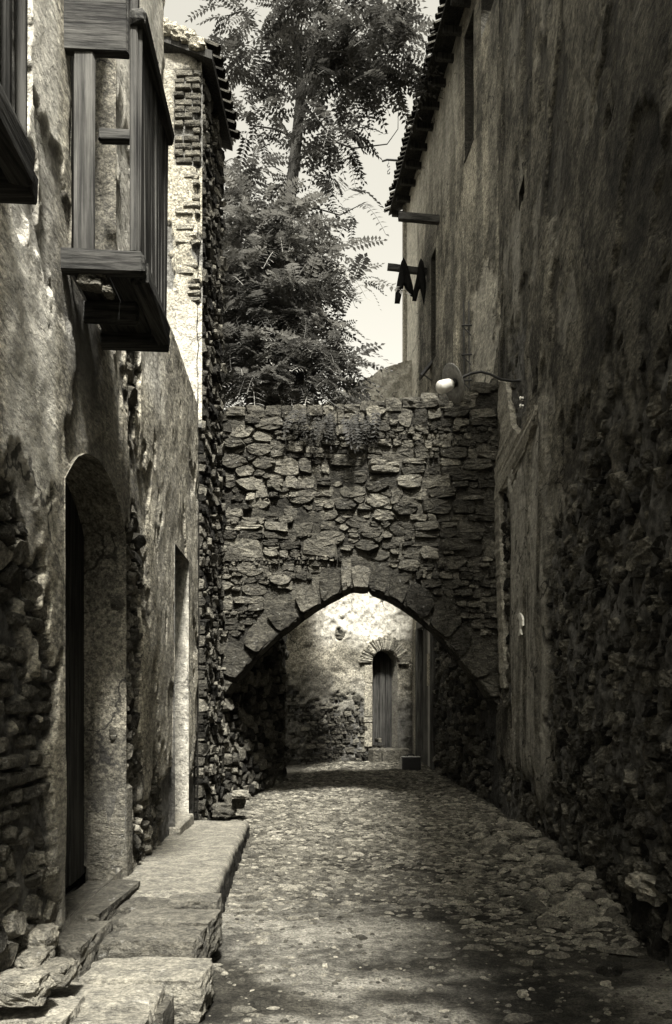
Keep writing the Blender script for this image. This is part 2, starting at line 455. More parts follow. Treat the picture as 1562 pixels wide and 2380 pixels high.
def area(p):
    x, y = p[:, 0], p[:, 1]; return 0.5 * np.sum(x * np.roll(y, -1) - y * np.roll(x, -1))
def chaikin(p, t=0.17):
    nx = np.roll(p, -1, 0); a = p + (nx - p) * t; b = p + (nx - p) * (1 - t)
    out = np.empty((2 * len(p), 2)); out[0::2] = a; out[1::2] = b; return out
def shrink(p, gap):
    c = p.mean(0); d = p - c; L = np.linalg.norm(d, axis=1, keepdims=True) + 1e-6
    return c + d * np.maximum(0.3, (L - gap) / L)
def merge_close(p, eps):
    out = [p[0]]
    for q in p[1:]:
        if np.linalg.norm(q - out[-1]) > eps: out.append(q)
    if len(out) > 3 and np.linalg.norm(out[0] - out[-1]) < eps: out.pop()
    return np.array(out)
def stone_geo(fr, poly, hb, hf, rng, gap=0.006, inset=0.80, tilt=0.25, lump=0.0):
    if area(poly) < 0: poly = poly[::-1]
    size = math.sqrt(abs(area(poly)))
    p = shrink(merge_close(poly, size * 0.12), gap)
    if len(p) < 3: return None
    p = chaikin(p); n_ = len(p); c = p.mean(0)
    tu, tv = (rng.rand(2) - 0.5) * tilt
    ring2 = c + (p - c) * (inset + (rng.rand(n_, 1) - 0.5) * 0.10)
    hh = lambda q, h: h + (q[:, 0] - c[0]) * tu + (q[:, 1] - c[1]) * tv
    e = (hf - hb)
    pB = c + (p - c) * (1.0 + (rng.rand(n_, 1) - 0.5) * 0.05)
    A = fr.pt(p[:, 0], p[:, 1], np.full(n_, hb)); B = fr.pt(pB[:, 0], pB[:, 1], hh(pB, hb + e * 0.55)); D = fr.pt(ring2[:, 0], ring2[:, 1], hh(ring2, hf) + (rng.rand(n_) - 0.5) * e * 0.12)
    v = np.concatenate([A, B, D]); f = []
    for r_ in range(2):
        for k in range(n_):
            f.append((r_ * n_ + k, r_ * n_ + (k + 1) % n_, (r_ + 1) * n_ + (k + 1) % n_, (r_ + 1) * n_ + k))
    if lump > 0:
        ring3 = c + (p - c) * 0.42 + (rng.rand(n_, 2) - 0.5) * size * 0.08
        E = fr.pt(ring3[:, 0], ring3[:, 1], hh(ring3, hf) + (rng.rand(n_) - 0.45) * size * lump)
        Cn = fr.pt(np.array([c[0]]), np.array([c[1]]), np.array([hf + (rng.rand() - 0.4) * size * lump]))
        v = np.concatenate([v, E, Cn])
        for k in range(n_):
            f.append((2 * n_ + k, 2 * n_ + (k + 1) % n_, 3 * n_ + (k + 1) % n_, 3 * n_ + k)); f.append((3 * n_ + k, 3 * n_ + (k + 1) % n_, 4 * n_))
    else: f.append(tuple(2 * n_ + k for k in range(n_)))
    n3 = np.cross(v[f[-1][1]] - v[f[-1][0]], v[f[-1][2]] - v[f[-1][1]])
    if np.dot(n3[:2], fr.n) < 0: f = [t[::-1] for t in f]
    return v, f
def lay_stones(fr, polys, parent, mat, name, seed, hb=-0.08, h=(0.0, 0.05), gap=0.008, limit=290, score=None, tilt=0.25, light=0.06, inset=0.8, lump=0.0, smooth=False, trange=(0.0, 1.0)):
    """each stone an object of its own; those past the limit joined as stuff"""
    rng = RS(seed)
    order = sorted(range(len(polys)), key=lambda i: -(abs(area(polys[i])) if score is None else score(polys[i])))
    rest = MB(); k = 0
    for i in order:
        hf = h[0] + (h[1] - h[0]) * rng.rand()
        s = stone_geo(fr, polys[i], hb, hf, rng, gap, inset, tilt, lump)
        if s is None: continue
        tone = trange[0] + (trange[1] - trange[0]) * rng.rand() ** 1.5 if rng.rand() > light else 1.5 * trange[1]
        if k < limit: build(name, s[0], s[1], mat, parent, smooth, {'tone': tone})
        else: rest.add(s[0], s[1], tone)
        k += 1
    if rest.v:
        o = rest.build(name + 's', mat, parent, smooth); o['kind'] = 'stuff'
    return k

def strip_along(fr, outline, h0, h1, nh=6, rough=0.012, seed=0, close=False):
    """a reveal: the outline (u, z) swept from face h0 back to h1"""
    rng = RS(seed); o = np.array(outline); hs = np.linspace(h0, h1, nh); v = []
    for hh in hs:
        j = (rng.rand(len(o), 2) - 0.5) * rough
        v.append(fr.pt(o[:, 0] + j[:, 0], o[:, 1] + j[:, 1], hh))
    m = len(o); v = np.concatenate(v); f = []
    for a in range(nh - 1):
        for b in range(m - 1): f.append((a * m + b, a * m + b + 1, (a + 1) * m + b + 1, (a + 1) * m + b))
    return v, f
def arch_outline(u0, u1, z0, zs_, rise, n=14, per=10):
    """from the foot of jamb u0 up over a segmental arch down to the foot of u1"""
    w = (u1 - u0) / 2; um = (u0 + u1) / 2
    R = (w * w + rise * rise) / (2 * rise); zc = zs_ + rise - R
    a = math.asin(min(1, w / R))
    if rise > w: a = math.pi - a
    pts = [(u0, z) for z in np.linspace(z0, zs_, per)]
    pts += [(um + R * math.sin(t), zc + R * math.cos(t)) for t in np.linspace(-a, a, n)[1:-1]]
    pts += [(u1, z) for z in np.linspace(zs_, z0, per)]
    return pts
def arch_sdf(u0, u1, z0, zs_, rise):
    w = (u1 - u0) / 2; um = (u0 + u1) / 2
    R = (w * w + rise * rise) / (2 * rise); zc = zs_ + rise - R
    def sd(u, z):
        box = np.maximum(np.maximum(u0 - u, u - u1), z0 - z)
        cap = np.hypot(u - um, z - zc) - R
        return np.maximum(box, np.where(z > zs_ - 0.02, cap, -9.0))
    return sd
def rect_sdf(u0, u1, z0, z1):
    return lambda u, z: np.maximum(np.maximum(u0 - u, u - u1), np.maximum(z0 - z, z - z1))
def fbox(fr, u0, u1, z0, z1, h0, h1, bev=0.008):
    """a chamfered box laid along a wall frame"""
    v, f = bevbox((u0, z0, h0), (u1, z1, h1), bev)
    w = fr.pt(v[:, 0], v[:, 1], v[:, 2])
    vol = np.dot(np.cross(w[f[0][1]] - w[f[0][0]], w[f[0][2]] - w[f[0][0]]), np.mean(w[f[0]], 0) - w.mean(0))
    if vol < 0: f = [t[::-1] for t in f]
    return w, f
JIT = {'board', 'plank', 'end_beam', 'edge_beam', 'top_rail', 'floor_plank', 'baluster', 'bracket', 'end_rail', 'balcony_door_leaf', 'threshold', 'plinth_stone'}; _jr = RS(99)
def part_box(name, fr, a, mat, parent, bev=0.008, tone=0.6):
    v, f = fbox(fr, *a, bev=bev)
    if name in JIT: v = v + (_jr.rand(*v.shape) - 0.5) * 0.016
    return build(name, v, f, mat, parent, False, {'tone': tone})
def rock(name, c, size, mat, parent=None, seed=0, rough=0.18, boxy=0.5, n=7, tone=0.6, rot=0.0):
    """a rough block: a subdivided cube pulled towards an ellipsoid and broken up by noise"""
    v = []; f = []; idx = {}
    def vid(i, j, k):
        if (i, j, k) not in idx: idx[(i, j, k)] = len(v); v.append((i, j, k))
        return idx[(i, j, k)]
    for ax in range(3):
        for s in (0, n):
            for a in range(n):
                for b in range(n):
                    q = []
                    for da, db in ((0, 0), (1, 0), (1, 1), (0, 1)):
                        t = [0, 0, 0]; t[ax] = s; t[(ax + 1) % 3] = a + da; t[(ax + 2) % 3] = b + db
                        q.append(vid(*t))
                    f.append(q if s else q[::-1])
    out = []
    ca, sa = math.cos(rot), math.sin(rot)
    for p in v:
        q = Vector(p) / n * 2 - Vector((1, 1, 1))
        r = max(abs(q.x), abs(q.y), abs(q.z)); e = q.normalized()
        q = q * boxy + e * (1 - boxy) * 1.1
        d = mnoise.fractal(Vector((q.x * 1.4 + seed * 3.7, q.y * 1.4 + seed, q.z * 1.4)), 0.8, 2.0, 4)
        d2 = mnoise.noise(Vector((q.x * 4 + seed, q.y * 4, q.z * 4 - seed)))
        q = q * (1 + rough * d + rough * 0.3 * d2)
        x, y, z = q.x * size[0] / 2, q.y * size[1] / 2, q.z * size[2] / 2
        out.append((c[0] + x * ca - y * sa, c[1] + x * sa + y * ca, c[2] + z))
    return build(name, out, f, mat, parent, False, {'tone': tone})

# ------------------------------------------------------------------ the ground
def zg(x, y):
    x = np.asarray(x, float); y = np.asarray(y, float)
    z = 0.31 * sstep(9.5, 17.5, y) * 1.0 + 0.01 * np.maximum(y - 17.5, 0)
    wr = 1.63 + 0.03 * np.minimum(y, 11) - 0.126 * np.maximum(y - 11, 0)
    z = z + 0.16 * sstep(0.75, 0.0, wr - x) * sstep(4.6, 6.0, y) * sstep(11, 8, y) * (0.5 + fbm(x * 2, y * 2, 4))
    z = z + 0.09 * (fbm(x * 0.9, y * 0.9, 11) - 0.5) + (0.06 * (fbm(x * 3.2, y * 4, 12) - 0.5) + 0.03 * (fbm(x * 10, y * 12, 13) - 0.5)) * (np.abs(x) < 3)
    return z
xs = np.concatenate([np.linspace(-80, -3, 12), np.arange(-2.9, 2.9, 0.03), np.linspace(3, 80, 12)])
ys = np.concatenate([np.linspace(-40, 1.6, 14), np.arange(1.7, 18.6, 0.035), np.linspace(18.8, 160, 14)])
X, Y = np.meshgrid(xs, ys, indexing='ij'); Zg = zg(X, Y)
ny = len(ys); i, j = np.meshgrid(np.arange(len(xs) - 1), np.arange(ny - 1), indexing='ij'); i = i.ravel(); j = j.ravel()
q = np.stack([i * ny + j, (i + 1) * ny + j, (i + 1) * ny + j + 1, i * ny + j + 1], 1)
damp_shade = sstep(0.50, 0.62, fbm(X * 0.55 + 0.3 * Y, Y * 1.3, 31)) * (Y < 10)
damp_shade = np.maximum(damp_shade, 0.9 * sstep(0.55, 0.1, np.abs(Y - 7.3 + 0.3 * X)) * sstep(0.42, 0.55, fbm(X * 1.2, Y * 1.5, 19)) * sstep(0.9, 0.2, X))  # shade band across the lane, put into the ground colour
damp_shade = np.maximum(damp_shade, sstep(0.30, 0.02, np.abs(Y - 4.45 - 0.25 * fbm(X * 1.5, Y, 8))) * sstep(0.35, 0.6, fbm(X * 2, Y * 3, 9)))  # nearer shade band, also painted into the ground
ground = build('ground', np.stack([X, Y, Zg], -1).reshape(-1, 3), q, M['earth'], None, True, {'damp_shade': damp_shade.ravel(), 'cobbled': (np.maximum(sstep(5.2, 8.0, Y), sstep(0.4, 0.9, X) * sstep(4.6, 5.6, Y)) * (0.6 + 0.4 * fbm(X * 2, Y * 2, 77))).ravel()}, loc=(0, 0, 0))
tag(ground, 'earth and cobble lane running under the stone archway', 'ground', None, 'structure')

# cobbles pressed into the lane
rng = RS(5)
cob_me = []
for k in range(10):
    v = []; f = []; nl, nr = 9, 3
    for a in range(nr):
        ph = a / nr * math.pi / 2
        for b in range(nl):
            th = 2 * math.pi * b / nl
            r = math.cos(ph) * (1 + 0.30 * (rng.rand() - 0.5))
            v.append((r * math.cos(th), r * math.sin(th), math.sin(ph) * (1 + 0.2 * (rng.rand() - 0.5)) - 0.15))
    v.append((0, 0, 0.82))
    for a in range(nr - 1):
        for b in range(nl): f.append((a * nl + b, a * nl + (b + 1) % nl, (a + 1) * nl + (b + 1) % nl, (a + 1) * nl + b))
    for b in range(nl): f.append(((nr - 1) * nl + b, (nr - 1) * nl + (b + 1) % nl, nr * nl))
    cob_me.append((np.array(v), f))
cobs = []; grid = {}
for t in range(80000):
    y = 3.2 + 15.0 * rng.rand() ** 0.9; x = -1.9 + 3.9 * rng.rand()
    if x < -(1.3 - 0.02 * y) and y < 9.3: continue
    if x > 1.65 + 0.03 * min(y, 11) - 0.13 * max(0, y - 11) or x < -1.9 + 0.2 * max(0, y - 11.1): continue
    dens = sstep(5.2, 8.5, y) * 0.95 + 0.04
    dens = max(dens, 0.95 * sstep(0.35, 0.95, x) * sstep(4.4, 5.6, y))
    dens *= 0.25 + 0.75 * sstep(0.40, 0.58, fbm(x * 1.1, y * 0.8, 21)) if y < 9 else 1.0
    if y < 5.6: dens *= 0.3
    if 5.0 < y < 8.5 and x > 0.75: dens = 1.0
    if rng.rand() > dens: continue
    r = (0.018 + 0.034 * rng.rand() ** 2.0) * (0.55 + 0.42 * min(1, y / 9))
    if rng.rand() < 0.03 or (y < 8 and x > 0.7 and rng.rand() < 0.3): r *= 1.7
    cx, cy = int(x // 0.25), int(y // 0.25); ok = True
    for i_ in (-1, 0, 1):
        for j_ in (-1, 0, 1):
            for (px, py, pr) in grid.get((cx + i_, cy + j_), ()):
                if (px - x) ** 2 + ((py - y) * 1.35) ** 2 < ((pr + r) * 0.86) ** 2: ok = False
    if ok: grid.setdefault((cx, cy), []).append((x, y, r)); cobs.append((x, y, r, rng.rand()))
cobs.sort(key=lambda c: -c[2] / c[1])
tones = [0.05, 0.12, 0.25, 0.35, 0.5, 0.6, 0.2, 0.45, 0.8, 1.0]
cmesh = []
for k, (v, f) in enumerate(cob_me):
    me = bpy.data.meshes.new('cobble'); me.from_pydata(v.tolist(), [], f); me.polygons.foreach_set('use_smooth', [True] * len(f))
    a = me.attributes.new('tone', 'FLOAT', 'POINT'); a.data.foreach_set('value', [tones[k]] * len(v)); me.materials.append(M['cobble']); cmesh.append(me)
rest = MB()
for k, (x, y, r, t) in enumerate(cobs):
    kk = rng.randint(10); z = float(zg(x, y)); an = (rng.rand() - 0.5) * 0.9
    sx, sy, sz = r * (1.1 + 0.9 * rng.rand()), r * (0.6 + 0.3 * rng.rand()), r * (0.38 + 0.5 * rng.rand())
    tx, ty = (rng.rand(2) - 0.5) * 0.35
    mw = Matrix.Translation((x, y, z + sz * 0.05)) @ Matrix.Rotation(an, 4, 'Z') @ Matrix.Rotation(tx, 4, 'X') @ Matrix.Rotation(ty, 4, 'Y') @ Matrix.Diagonal((sx, sy, sz, 1))
    if k < 295:
        o = link_mesh('cobble', cmesh[kk], None, ground); o.matrix_local = mw
    else:
        R3 = np.array(mw)[:3, :3]; rest.add(cob_me[kk][0] @ R3.T + np.array(mw)[:3, 3], cob_me[kk][1], tones[kk])
o = rest.build('cobbles', M['cobble'], ground, True); o['kind'] = 'stuff'
# pebbles and crumbs of mortar
rest = MB()
for k in range(3500):
    y = 3.3 + 7 * rng.rand(); x = -1.25 + 3.1 * rng.rand(); r = 0.006 + 0.014 * rng.rand() ** 2
    if x < -1.0 and y < 9: continue
    z = float(zg(x, y)); v, f = cob_me[k % 10]
    rest.add(v[:, :] * np.array([r * 1.2, r, r * 0.8]) + np.array([x, y, z]), f, rng.choice([0.05, 0.1, 0.3, 0.6, 1.3]))
for k in range(260):
    y = 5.2 + 5.2 * rng.rand(); x = 1.66 + 0.03 * y - 0.06 - 0.5 * rng.rand() ** 1.7; r = 0.03 + 0.05 * rng.rand() ** 2
    v, f = cob_me[rng.randint(10)]; an = rng.rand() * 3
    w = v * np.array([r * 1.5, r, r * 0.9]); w = np.stack([w[:, 0] * math.cos(an) - w[:, 1] * math.sin(an), w[:, 0] * math.sin(an) + w[:, 1] * math.cos(an), w[:, 2]], 1)
    rest.add(w + np.array([x, y, float(zg(x, y)) + r * 0.15]), f, rng.choice([0.1, 0.3, 0.6, 0.9]))
o = rest.build('gravel', M['cobble'], ground, True); o['kind'] = 'stuff'

# ------------------------------------------------------------------ left house with the arched doorway
LF = Frame((-1.25, 0), (-1.25 - 0.07 * 10, 10), 1)            # faces the street
dL = LF.u_of_depth
left = thing('plastered_house', 'peeling plaster house with arched doorway and wooden balcony beside the stone ledge', 'house', (-1.6, 5, 0))
D1 = (dL(4.2), dL(5.66), 0.36, 2.70, 0.31); D2 = (dL(7.85), dL(8.80), 0.30, 3.10); D3 = (dL(4.32), dL(5.36), 3.86, 6.35)
def bare_left(u, z):
    d = u
    n1 = fbm(u * 2.2, z * 1.6, 3) - 0.5; n2 = fbm(u * 6, z * 5, 5) - 0.5
    s1 = np.minimum(d - (5.78 + 0.45 * sstep(3.3, 4.6, z) * 0), (6.55 - 0.12 * z) - d) + n1 * 1.0 + n2 * 0.35
    s1 = np.minimum(s1, 4.35 - z + n1)
    s2 = np.minimum(3.98 - d, 2.45 - z) + n1 * 1.7 + n2 * 0.5
    s3 = np.minimum(0.9 - z, d - 5.7) + n1 * 1.0 + n2 * 0.4
    s4 = 0.22 - np.hypot((u - 3.45) * 1.2, (z - 4.9) * 0.35) + n1 * 0.7
    return np.maximum(np.maximum(s1, s2), np.maximum(s3, s4))
def relief_left(U, Z):
    b = sstep(-0.012, 0.012, bare_left(U, Z))
    h = 0.035 * (fbm(U * 1.1, Z * 1.1, 1) - 0.5) + 0.012 * (fbm(U * 7, Z * 5, 2) - 0.5)
    h = h - b * (0.045 + 0.03 * (fbm(U * 9, Z * 9, 6) - 0.3))
    n1 = fbm(U * 4, Z * 0.7, 14)
    fl = sstep(0.57, 0.585, fbm(U * 1.8, Z * 1.1, 15, 5)); h = h - 0.018 * fl * (1 - b)
    dirt_shade = 0.9 * sstep(3.95, 4.35, U) * sstep(5.15, 4.85, U) * sstep(2.9, 3.5, Z) * sstep(3.95, 3.8, Z)  # stain plus the balcony's shadow, both put into the colour
    dirt_shade = np.maximum(dirt_shade, 0.55 * sstep(4.05, 4.4, U + 0.5 * (n1 - 0.5)) * sstep(6.2, 5.6, U) * sstep(3.6, 3.0, Z))
    dirt_shade = np.maximum(dirt_shade, 0.55 * sstep(6.3, 6.8, U) * sstep(9.5, 7.5, Z) * n1 * 1.3)
    dirt_shade = np.maximum(dirt_shade, 0.7 * sstep(1.6, 0.6, Z))
    dirt_shade = np.maximum(dirt_shade, 0.45 * fl)
    clean_lit = 0.95 * sstep(4.2, 3.95, U + 0.3 * (n1 - 0.5)) * sstep(2.2, 2.7, Z) * sstep(3.3, 3.5, U)
    clean_lit = np.maximum(clean_lit, 1.0 * sstep(5.36, 5.42, U) * sstep(3.9, 4.3, Z) * sstep(7.6, 6.8, U))  # lit wall past the balcony door, painted as paler plaster
    return h, {'bare': b, 'dirt_shade': np.clip(dirt_shade, 0, 1) * (1 - b), 'clean_lit': np.clip(clean_lit, 0, 1) * (1 - b)}
us = np.concatenate([np.linspace(-3, 2.3, 22), np.arange(2.4, 9.68, 0.022)])
zs = np.concatenate([np.arange(-0.25, 5.6, 0.022), np.linspace(5.65, 8.5, 40)])
topL = lambda u: np.where(u < dL(7.35), 9.0, 5.12 + 0.06 * (fbm(u * 3, u * 0, 2) - 0.5) - 0.0 * u)
sheet('wall', LF, us, zs, M['plaster_left'], left, relief_left, [arch_sdf(*D1), rect_sdf(*D2), rect_sdf(*D3)], topL)
# the wall's back and thickness
part_box('wall_core', LF, (-3, D1[0] - 0.25, -0.3, 8.5, -0.6, -0.12), M['void'], left)
part_box('wall_core', LF, (D1[1] + 0.12, D2[0] - 0.05, -0.3, 5.0, -0.6, -0.09), M['void'], left)
part_box('wall_core', LF, (D3[1] + 0.12, dL(7.33), 5.02, 8.5, -0.6, -0.09), M['void'], left)
part_box('wall_core', LF, (D2[1] + 0.03, 9.61, -0.3, 5.08, -0.6, -0.09), M['void'], left)
part_box('wall_core', LF, (D2[0], D2[1] + 0.02, 3.14, 5.08, -0.6, -0.09), M['void'], left)
part_box('wall_core', LF, (D1[0] - 0.2, D1[1] + 0.1, 3.10, 3.75, -0.6, -0.09), M['void'], left)
part_box('end_face', LF, (dL(7.32), dL(7.35), 5.05, 8.5, -2.5, -0.02), M['plaster_left'], left)
rngL = RS(11)
# stones showing where the plaster has fallen
in_open = lambda u, v: any(a - 0.06 < u < b + 0.06 and c - 0.1 < v < d + 0.1 for a, b, c, d in ((D1[0], D1[1], 0.0, 3.05), D2, D3))
mk = lambda u, v: bare_left(np.array(u), np.array(v)) > 0.015 and not in_open(u, v)
polys = pack(dL(5.2), dL(7.2), 0.0, 4.6, 0.028, 0.085, 3, 1.4, mk)
polys += [p for p in pack(dL(2.7), dL(4.16), 0.0, 3.0, 0.026, 0.075, 8, 1.6, mk) if not (0.95 < p[:, 1].mean() < 1.95)]
lay_stones(LF, polys, left, M['rubble_left'], 'stone', 4, -0.10, (-0.045, 0.008), 0.002, 295, tilt=0.7, inset=0.72, light=0.12)
# courses of brick in the near jamb
z = 0.98; row = 0
while z < 1.93:
    u = dL(2.9) + (0.12 if row % 2 else 0)
    while u < D1[0] - 0.12:
        w = rngL.choice([0.12, 0.15, 0.24]) + 0.02 * (rngL.rand() - 0.5)
        if rngL.rand() < 0.86 and bare_left(np.array(u + w / 2), np.array(z)) > -0.15:
            v, f = fbox(LF, u, min(u + w - 0.018, D1[0] - 0.05), z, z + 0.062, -0.1, -0.04 + 0.035 * rngL.rand(), 0.014)
            v = v + (rngL.rand(*v.shape) - 0.5) * 0.012
            build('brick', v, f, M['brick'], left, False, {'tone': rngL.rand()})
        u += w
    z += 0.080; row += 1
# doorway: plastered reveal, threshold, plank door
ol = arch_outline(*D1, n=22, per=16)
v, f = strip_along(LF, ol, 0.005, -0.29, 8, 0.010, 1)
rv = build('door_reveal', v, f, M['reveal'], left, True, {'bare': 0.0, 'dirt_shade': np.where(v[:, 2] < 0.95, 0.6, 0.15), 'clean_lit': 0.0})
dr = thing('door', None, None); dr.parent = left; dr.location = Vector((-1.9, 4.9, 0.4)) - Vector(left.location)
nb_ = 8; w = (D1[1] - D1[0] + 0.1) / nb_
for k in range(nb_):
    u = D1[0] - 0.05 + k * w
    part_box('plank', LF, (u, u + w - 0.012, 0.30, 3.10, -0.34, -0.295 + 0.008 * rngL.rand()), M['wood_dark'], dr, 0.006, 0.3 + 0.5 * rngL.rand())
part_box('door_backing', LF, (D1[0] - 0.1, D1[1] + 0.1, 0.2, 3.2, -0.42, -0.36), M['void'], dr)
for zz in (0.75, 2.2): part_box('hinge', LF, (D1[0] + 0.02, D1[0] + 0.55, zz, zz + 0.05, -0.30, -0.275), M['iron'], dr, 0.004)
part_box('latch', LF, (D1[0] + 0.66, D1[0] + 0.78, 1.38, 1.5, -0.30, -0.27), M['enamel'], dr, 0.006)
part_box('plinth_stone', LF, (D1[1] - 0.005, D1[1] + 0.16, 0.2, 0.93, -0.28, 0.012), M['block'], left, 0.02, 0.25)
# second doorway at the far end
u0, u1, z0, z1 = D2
ol = [(u0, z) for z in np.linspace(z0, z1, 12)] + [(u, z1) for u in np.linspace(u0, u1, 8)[1:]] + [(u1, z) for z in np.linspace(z1, z0, 14)[1:]]
v, f = strip_along(LF, ol, 0.004, -0.19, 5, 0.008, 2)
build('door_reveal', v, f, M['reveal_pale'], left, True, {'bare': 0.0, 'dirt_shade': np.where(v[:, 1] < 8.5, 0.9, 0.0), 'clean_lit': np.where(v[:, 1] > 8.7, 0.7, 0.0)})  # lit far jamb and shaded near jamb put into the colour
part_box('door', LF, (u0 - 0.05, u1 + 0.05, 0.1, 3.2, -0.27, -0.195), M['wood_dark'], left)
part_box('threshold', LF, (u0 - 0.02, u1 + 0.02, 0.10, 0.31, -0.2, 0.06), M['ledge'], left, 0.02, 0.9)
# balcony doorway above
u0, u1, z0, z1 = D3
ol = [(u0, z) for z in np.linspace(z0, z1, 20)] + [(u, z1) for u in np.linspace(u0, u1, 8)[1:]] + [(u1, z) for z in np.linspace(z1, z0, 40)[1:]]
v, f = strip_along(LF, ol, 0.002, -0.17, 6, 0.022, 3)
build('balcony_door_reveal', v, f, M['reveal_pale'], left, True, {'bare': 0.0, 'dirt_shade': 0.35, 'clean_lit': 0.0})
for k, (a, b) in enumerate(((0.0, 0.30), (0.31, 0.62), (0.63, 1.06))):
    part_box('balcony_door_leaf', LF, (u0 - 0.02 + a, u0 - 0.02 + b, 3.8, 6.4, -0.24, -0.18 + 0.01 * (k % 2)), M['wood_grey'], left, 0.008, 0.2 + 0.3 * k)

# ---- balconies of the left house
def balcony(d0, d1, zb, ph, out, name='balcony', boards=8, near_boards=((0.04, 0.15),), closed=True):
    b = thing(name, None, None); b.parent = left
    mid = LF.pt(dL((d0 + d1) / 2), zb, out / 2); b.location = Vector(mid) - Vector(left.location)
    u0, u1 = dL(d0), dL(d1); r = RS(int(d0 * 100))
    nfl = 4; ww = (out + 0.02) / nfl
    for k in range(nfl):                                            # floor planks along the wall
        part_box('floor_plank', LF, (u0 + 0.01, u1 - 0.01 * r.rand(), zb + 0.03, zb + 0.065, 0.002 + k * ww, (k + 1) * ww - 0.006), M['beam_y'], b, 0.006, 0.2 + 0.5 * r.rand())
    part_box('end_beam', LF, (u0 - 0.03, u0 + 0.05, zb - 0.035, zb + 0.078, -0.1, out + 0.03), M['beam_x'], b, 0.014, 0.8)
    part_box('end_beam', LF, (u1 - 0.06, u1 + 0.04, zb - 0.045, zb + 0.05, -0.1, out + 0.02), M['beam_x'], b, 0.012, 0.6)
    part_box('edge_beam', LF, (u0 + 0.06, u1 - 0.07, zb - 0.05, zb + 0.072, out - 0.05, out + 0.035), M['beam_y'], b, 0.012, 0.7)
    part_box('bracket', LF, ((u0 + u1) / 2 - 0.03, (u0 + u1) / 2 + 0.035, zb - 0.09, zb + 0.025, -0.05, out - 0.09), M['beam_x'], b, 0.012, 0.9)
    w = (u1 - u0) / boards
    if closed:
        for k in range(boards):                                     # boarded outer side
            part_box('board', LF, (u0 + k * w + 0.004, u0 + (k + 1) * w - 0.006, zb + 0.075, zb + ph - 0.05 + 0.02 * r.rand(), out - 0.02, out + 0.006 + 0.008 * r.rand()), M['wood_dark'], b, 0.005, 0.3 + 0.7 * r.rand())
    part_box('top_rail', LF, (u0 - 0.04, u1 + 0.03, zb + ph - 0.05, zb + ph + 0.02, out - 0.045, out + 0.045), M['beam_y'], b, 0.012, 0.6)
    for (uu, zz, tk) in ((u0, ph + 0.0, 0.19), (u1 - 0.03, ph, 0.075)):              # end rails
        part_box('end_rail', LF, (uu - 0.01, uu + 0.05, zb + zz - tk, zb + zz - 0.002 + (0.27 if tk > 0.1 else 0.0), -0.03, out - 0.05), M['beam_x'], b, 0.01, 0.7)
    for (a, c) in near_boards:
        part_box('baluster', LF, (u0 + 0.005, u0 + 0.035, zb + 0.082, zb + ph - 0.08, a, c), M['wood_grey'], b, 0.008, 0.7)
    part_box('baluster', LF, (u1 - 0.03, u1 + 0.01, zb + 0.055, zb + ph - 0.08, out * 0.52, out * 0.52 + 0.055), M['wood_dark'], b, 0.008, 0.9)
    part_box('post', LF, (u0 - 0.015, u0 + 0.045, zb + 0.08, zb + ph + 0.27, out - 0.046, out - 0.003), M['wood_dark'], b, 0.008, 0.8)
    return b
b1 = balcony(4.2, 5.06, 3.82, 1.33, 0.385)
b2 = balcony(1.7, 2.72, 3.29, 1.3, 0.315, boards=6, near_boards=((0.05, 0.09), (0.2, 0.24)), closed=False)
for k, (a, c) in enumerate(((0.02, 0.07), (0.12, 0.16), (0.22, 0.26), (0.285, 0.325))):
    part_box('baluster', LF, (dL(2.64), dL(2.68), 3.36, 4.54, a, c), M['wood_dark'], b2, 0.006, 0.5)
for k in range(6):
    part_box('baluster', LF, (dL(1.75 + 0.15 * k), dL(1.79 + 0.15 * k), 3.37, 4.53, 0.29, 0.322), M['wood_dark'], b2, 0.006, 0.5)
for k, (x, y, w_, h_) in enumerate(((205, 655, 34, 26), (225, 640, 26, 20), (240, 662, 30, 22), (190, 640, 26, 20), (252, 676, 22, 18))):   # packing stones under the near beam
    u, z = LF.uz(x, y); p = LF.pt(dL(4.24), 1.5 + (CY - y) / F * 4.24, 0.10 + 0.03 * k)
    rock('packing_stone', p, (w_ / 440, 0.09, h_ / 440), M['block'], left, 20 + k, 0.2, 0.4, 4, 0.2)

# ------------------------------------------------------------------ tall house behind (pale pier wall, brick, eave)
TX = -1.895
tall = thing('tall_house', 'tall house with sunlit pale end wall and exposed brick courses near its eave', 'house', (-2.4, 10.4, 0))
EF = Frame((-4.2, 9.68), (TX, 9.68), 1)                     # end wall facing the camera
uE = lambda x: EF.u_of_x(x)
def bare_pier(u, z):
    n1 = fbm(u * 3, z * 2.2, 41) - 0.5; n2 = fbm(u * 9, z * 9, 42) - 0.5
    s = np.minimum(u - (uE(405)), np.abs(z - 8.66) * -1 + 0.58) + n1 * 0.12
    s = np.maximum(s, np.minimum(np.minimum(u - uE(430), 0.14 - np.abs(z - 6.55)), 1) + n1 * 0.5)
    s = np.maximum(s, np.minimum(np.minimum(u - uE(448), 0.28 - np.abs(z - 7.05)), 1) + n1 * 0.5 - 0.02)
    s = np.maximum(s, np.minimum(uE(401) - u, 0.42 - np.abs(z - 7.0)) + n2 * 0.1)
    return s + n2 * 0.06
def relief_pier(U, Z):
    b = sstep(-0.01, 0.01, bare_pier(U, Z))
    h = 0.04 * (fbm(U * 2, Z * 1.3, 43) - 0.5) + 0.012 * (fbm(U * 9, Z * 8, 44) - 0.5) - b * 0.035
    edge = sstep(EF.len - 0.10, EF.len, U + 0.06 * fbm(U * 5, Z * 6, 45)); h = h - 0.04 * edge
    return h, {'bare': np.maximum(b, sstep(5.0, 4.9, Z)), 'dirt_shade': np.maximum(0.5 * sstep(8.6, 9.4, Z), sstep(5.0, 4.9, Z)) + 0 * U, 'clean_lit': 0.7 * sstep(6.9, 5.8, Z) * sstep(4.9, 5.0, Z) + 0 * U}
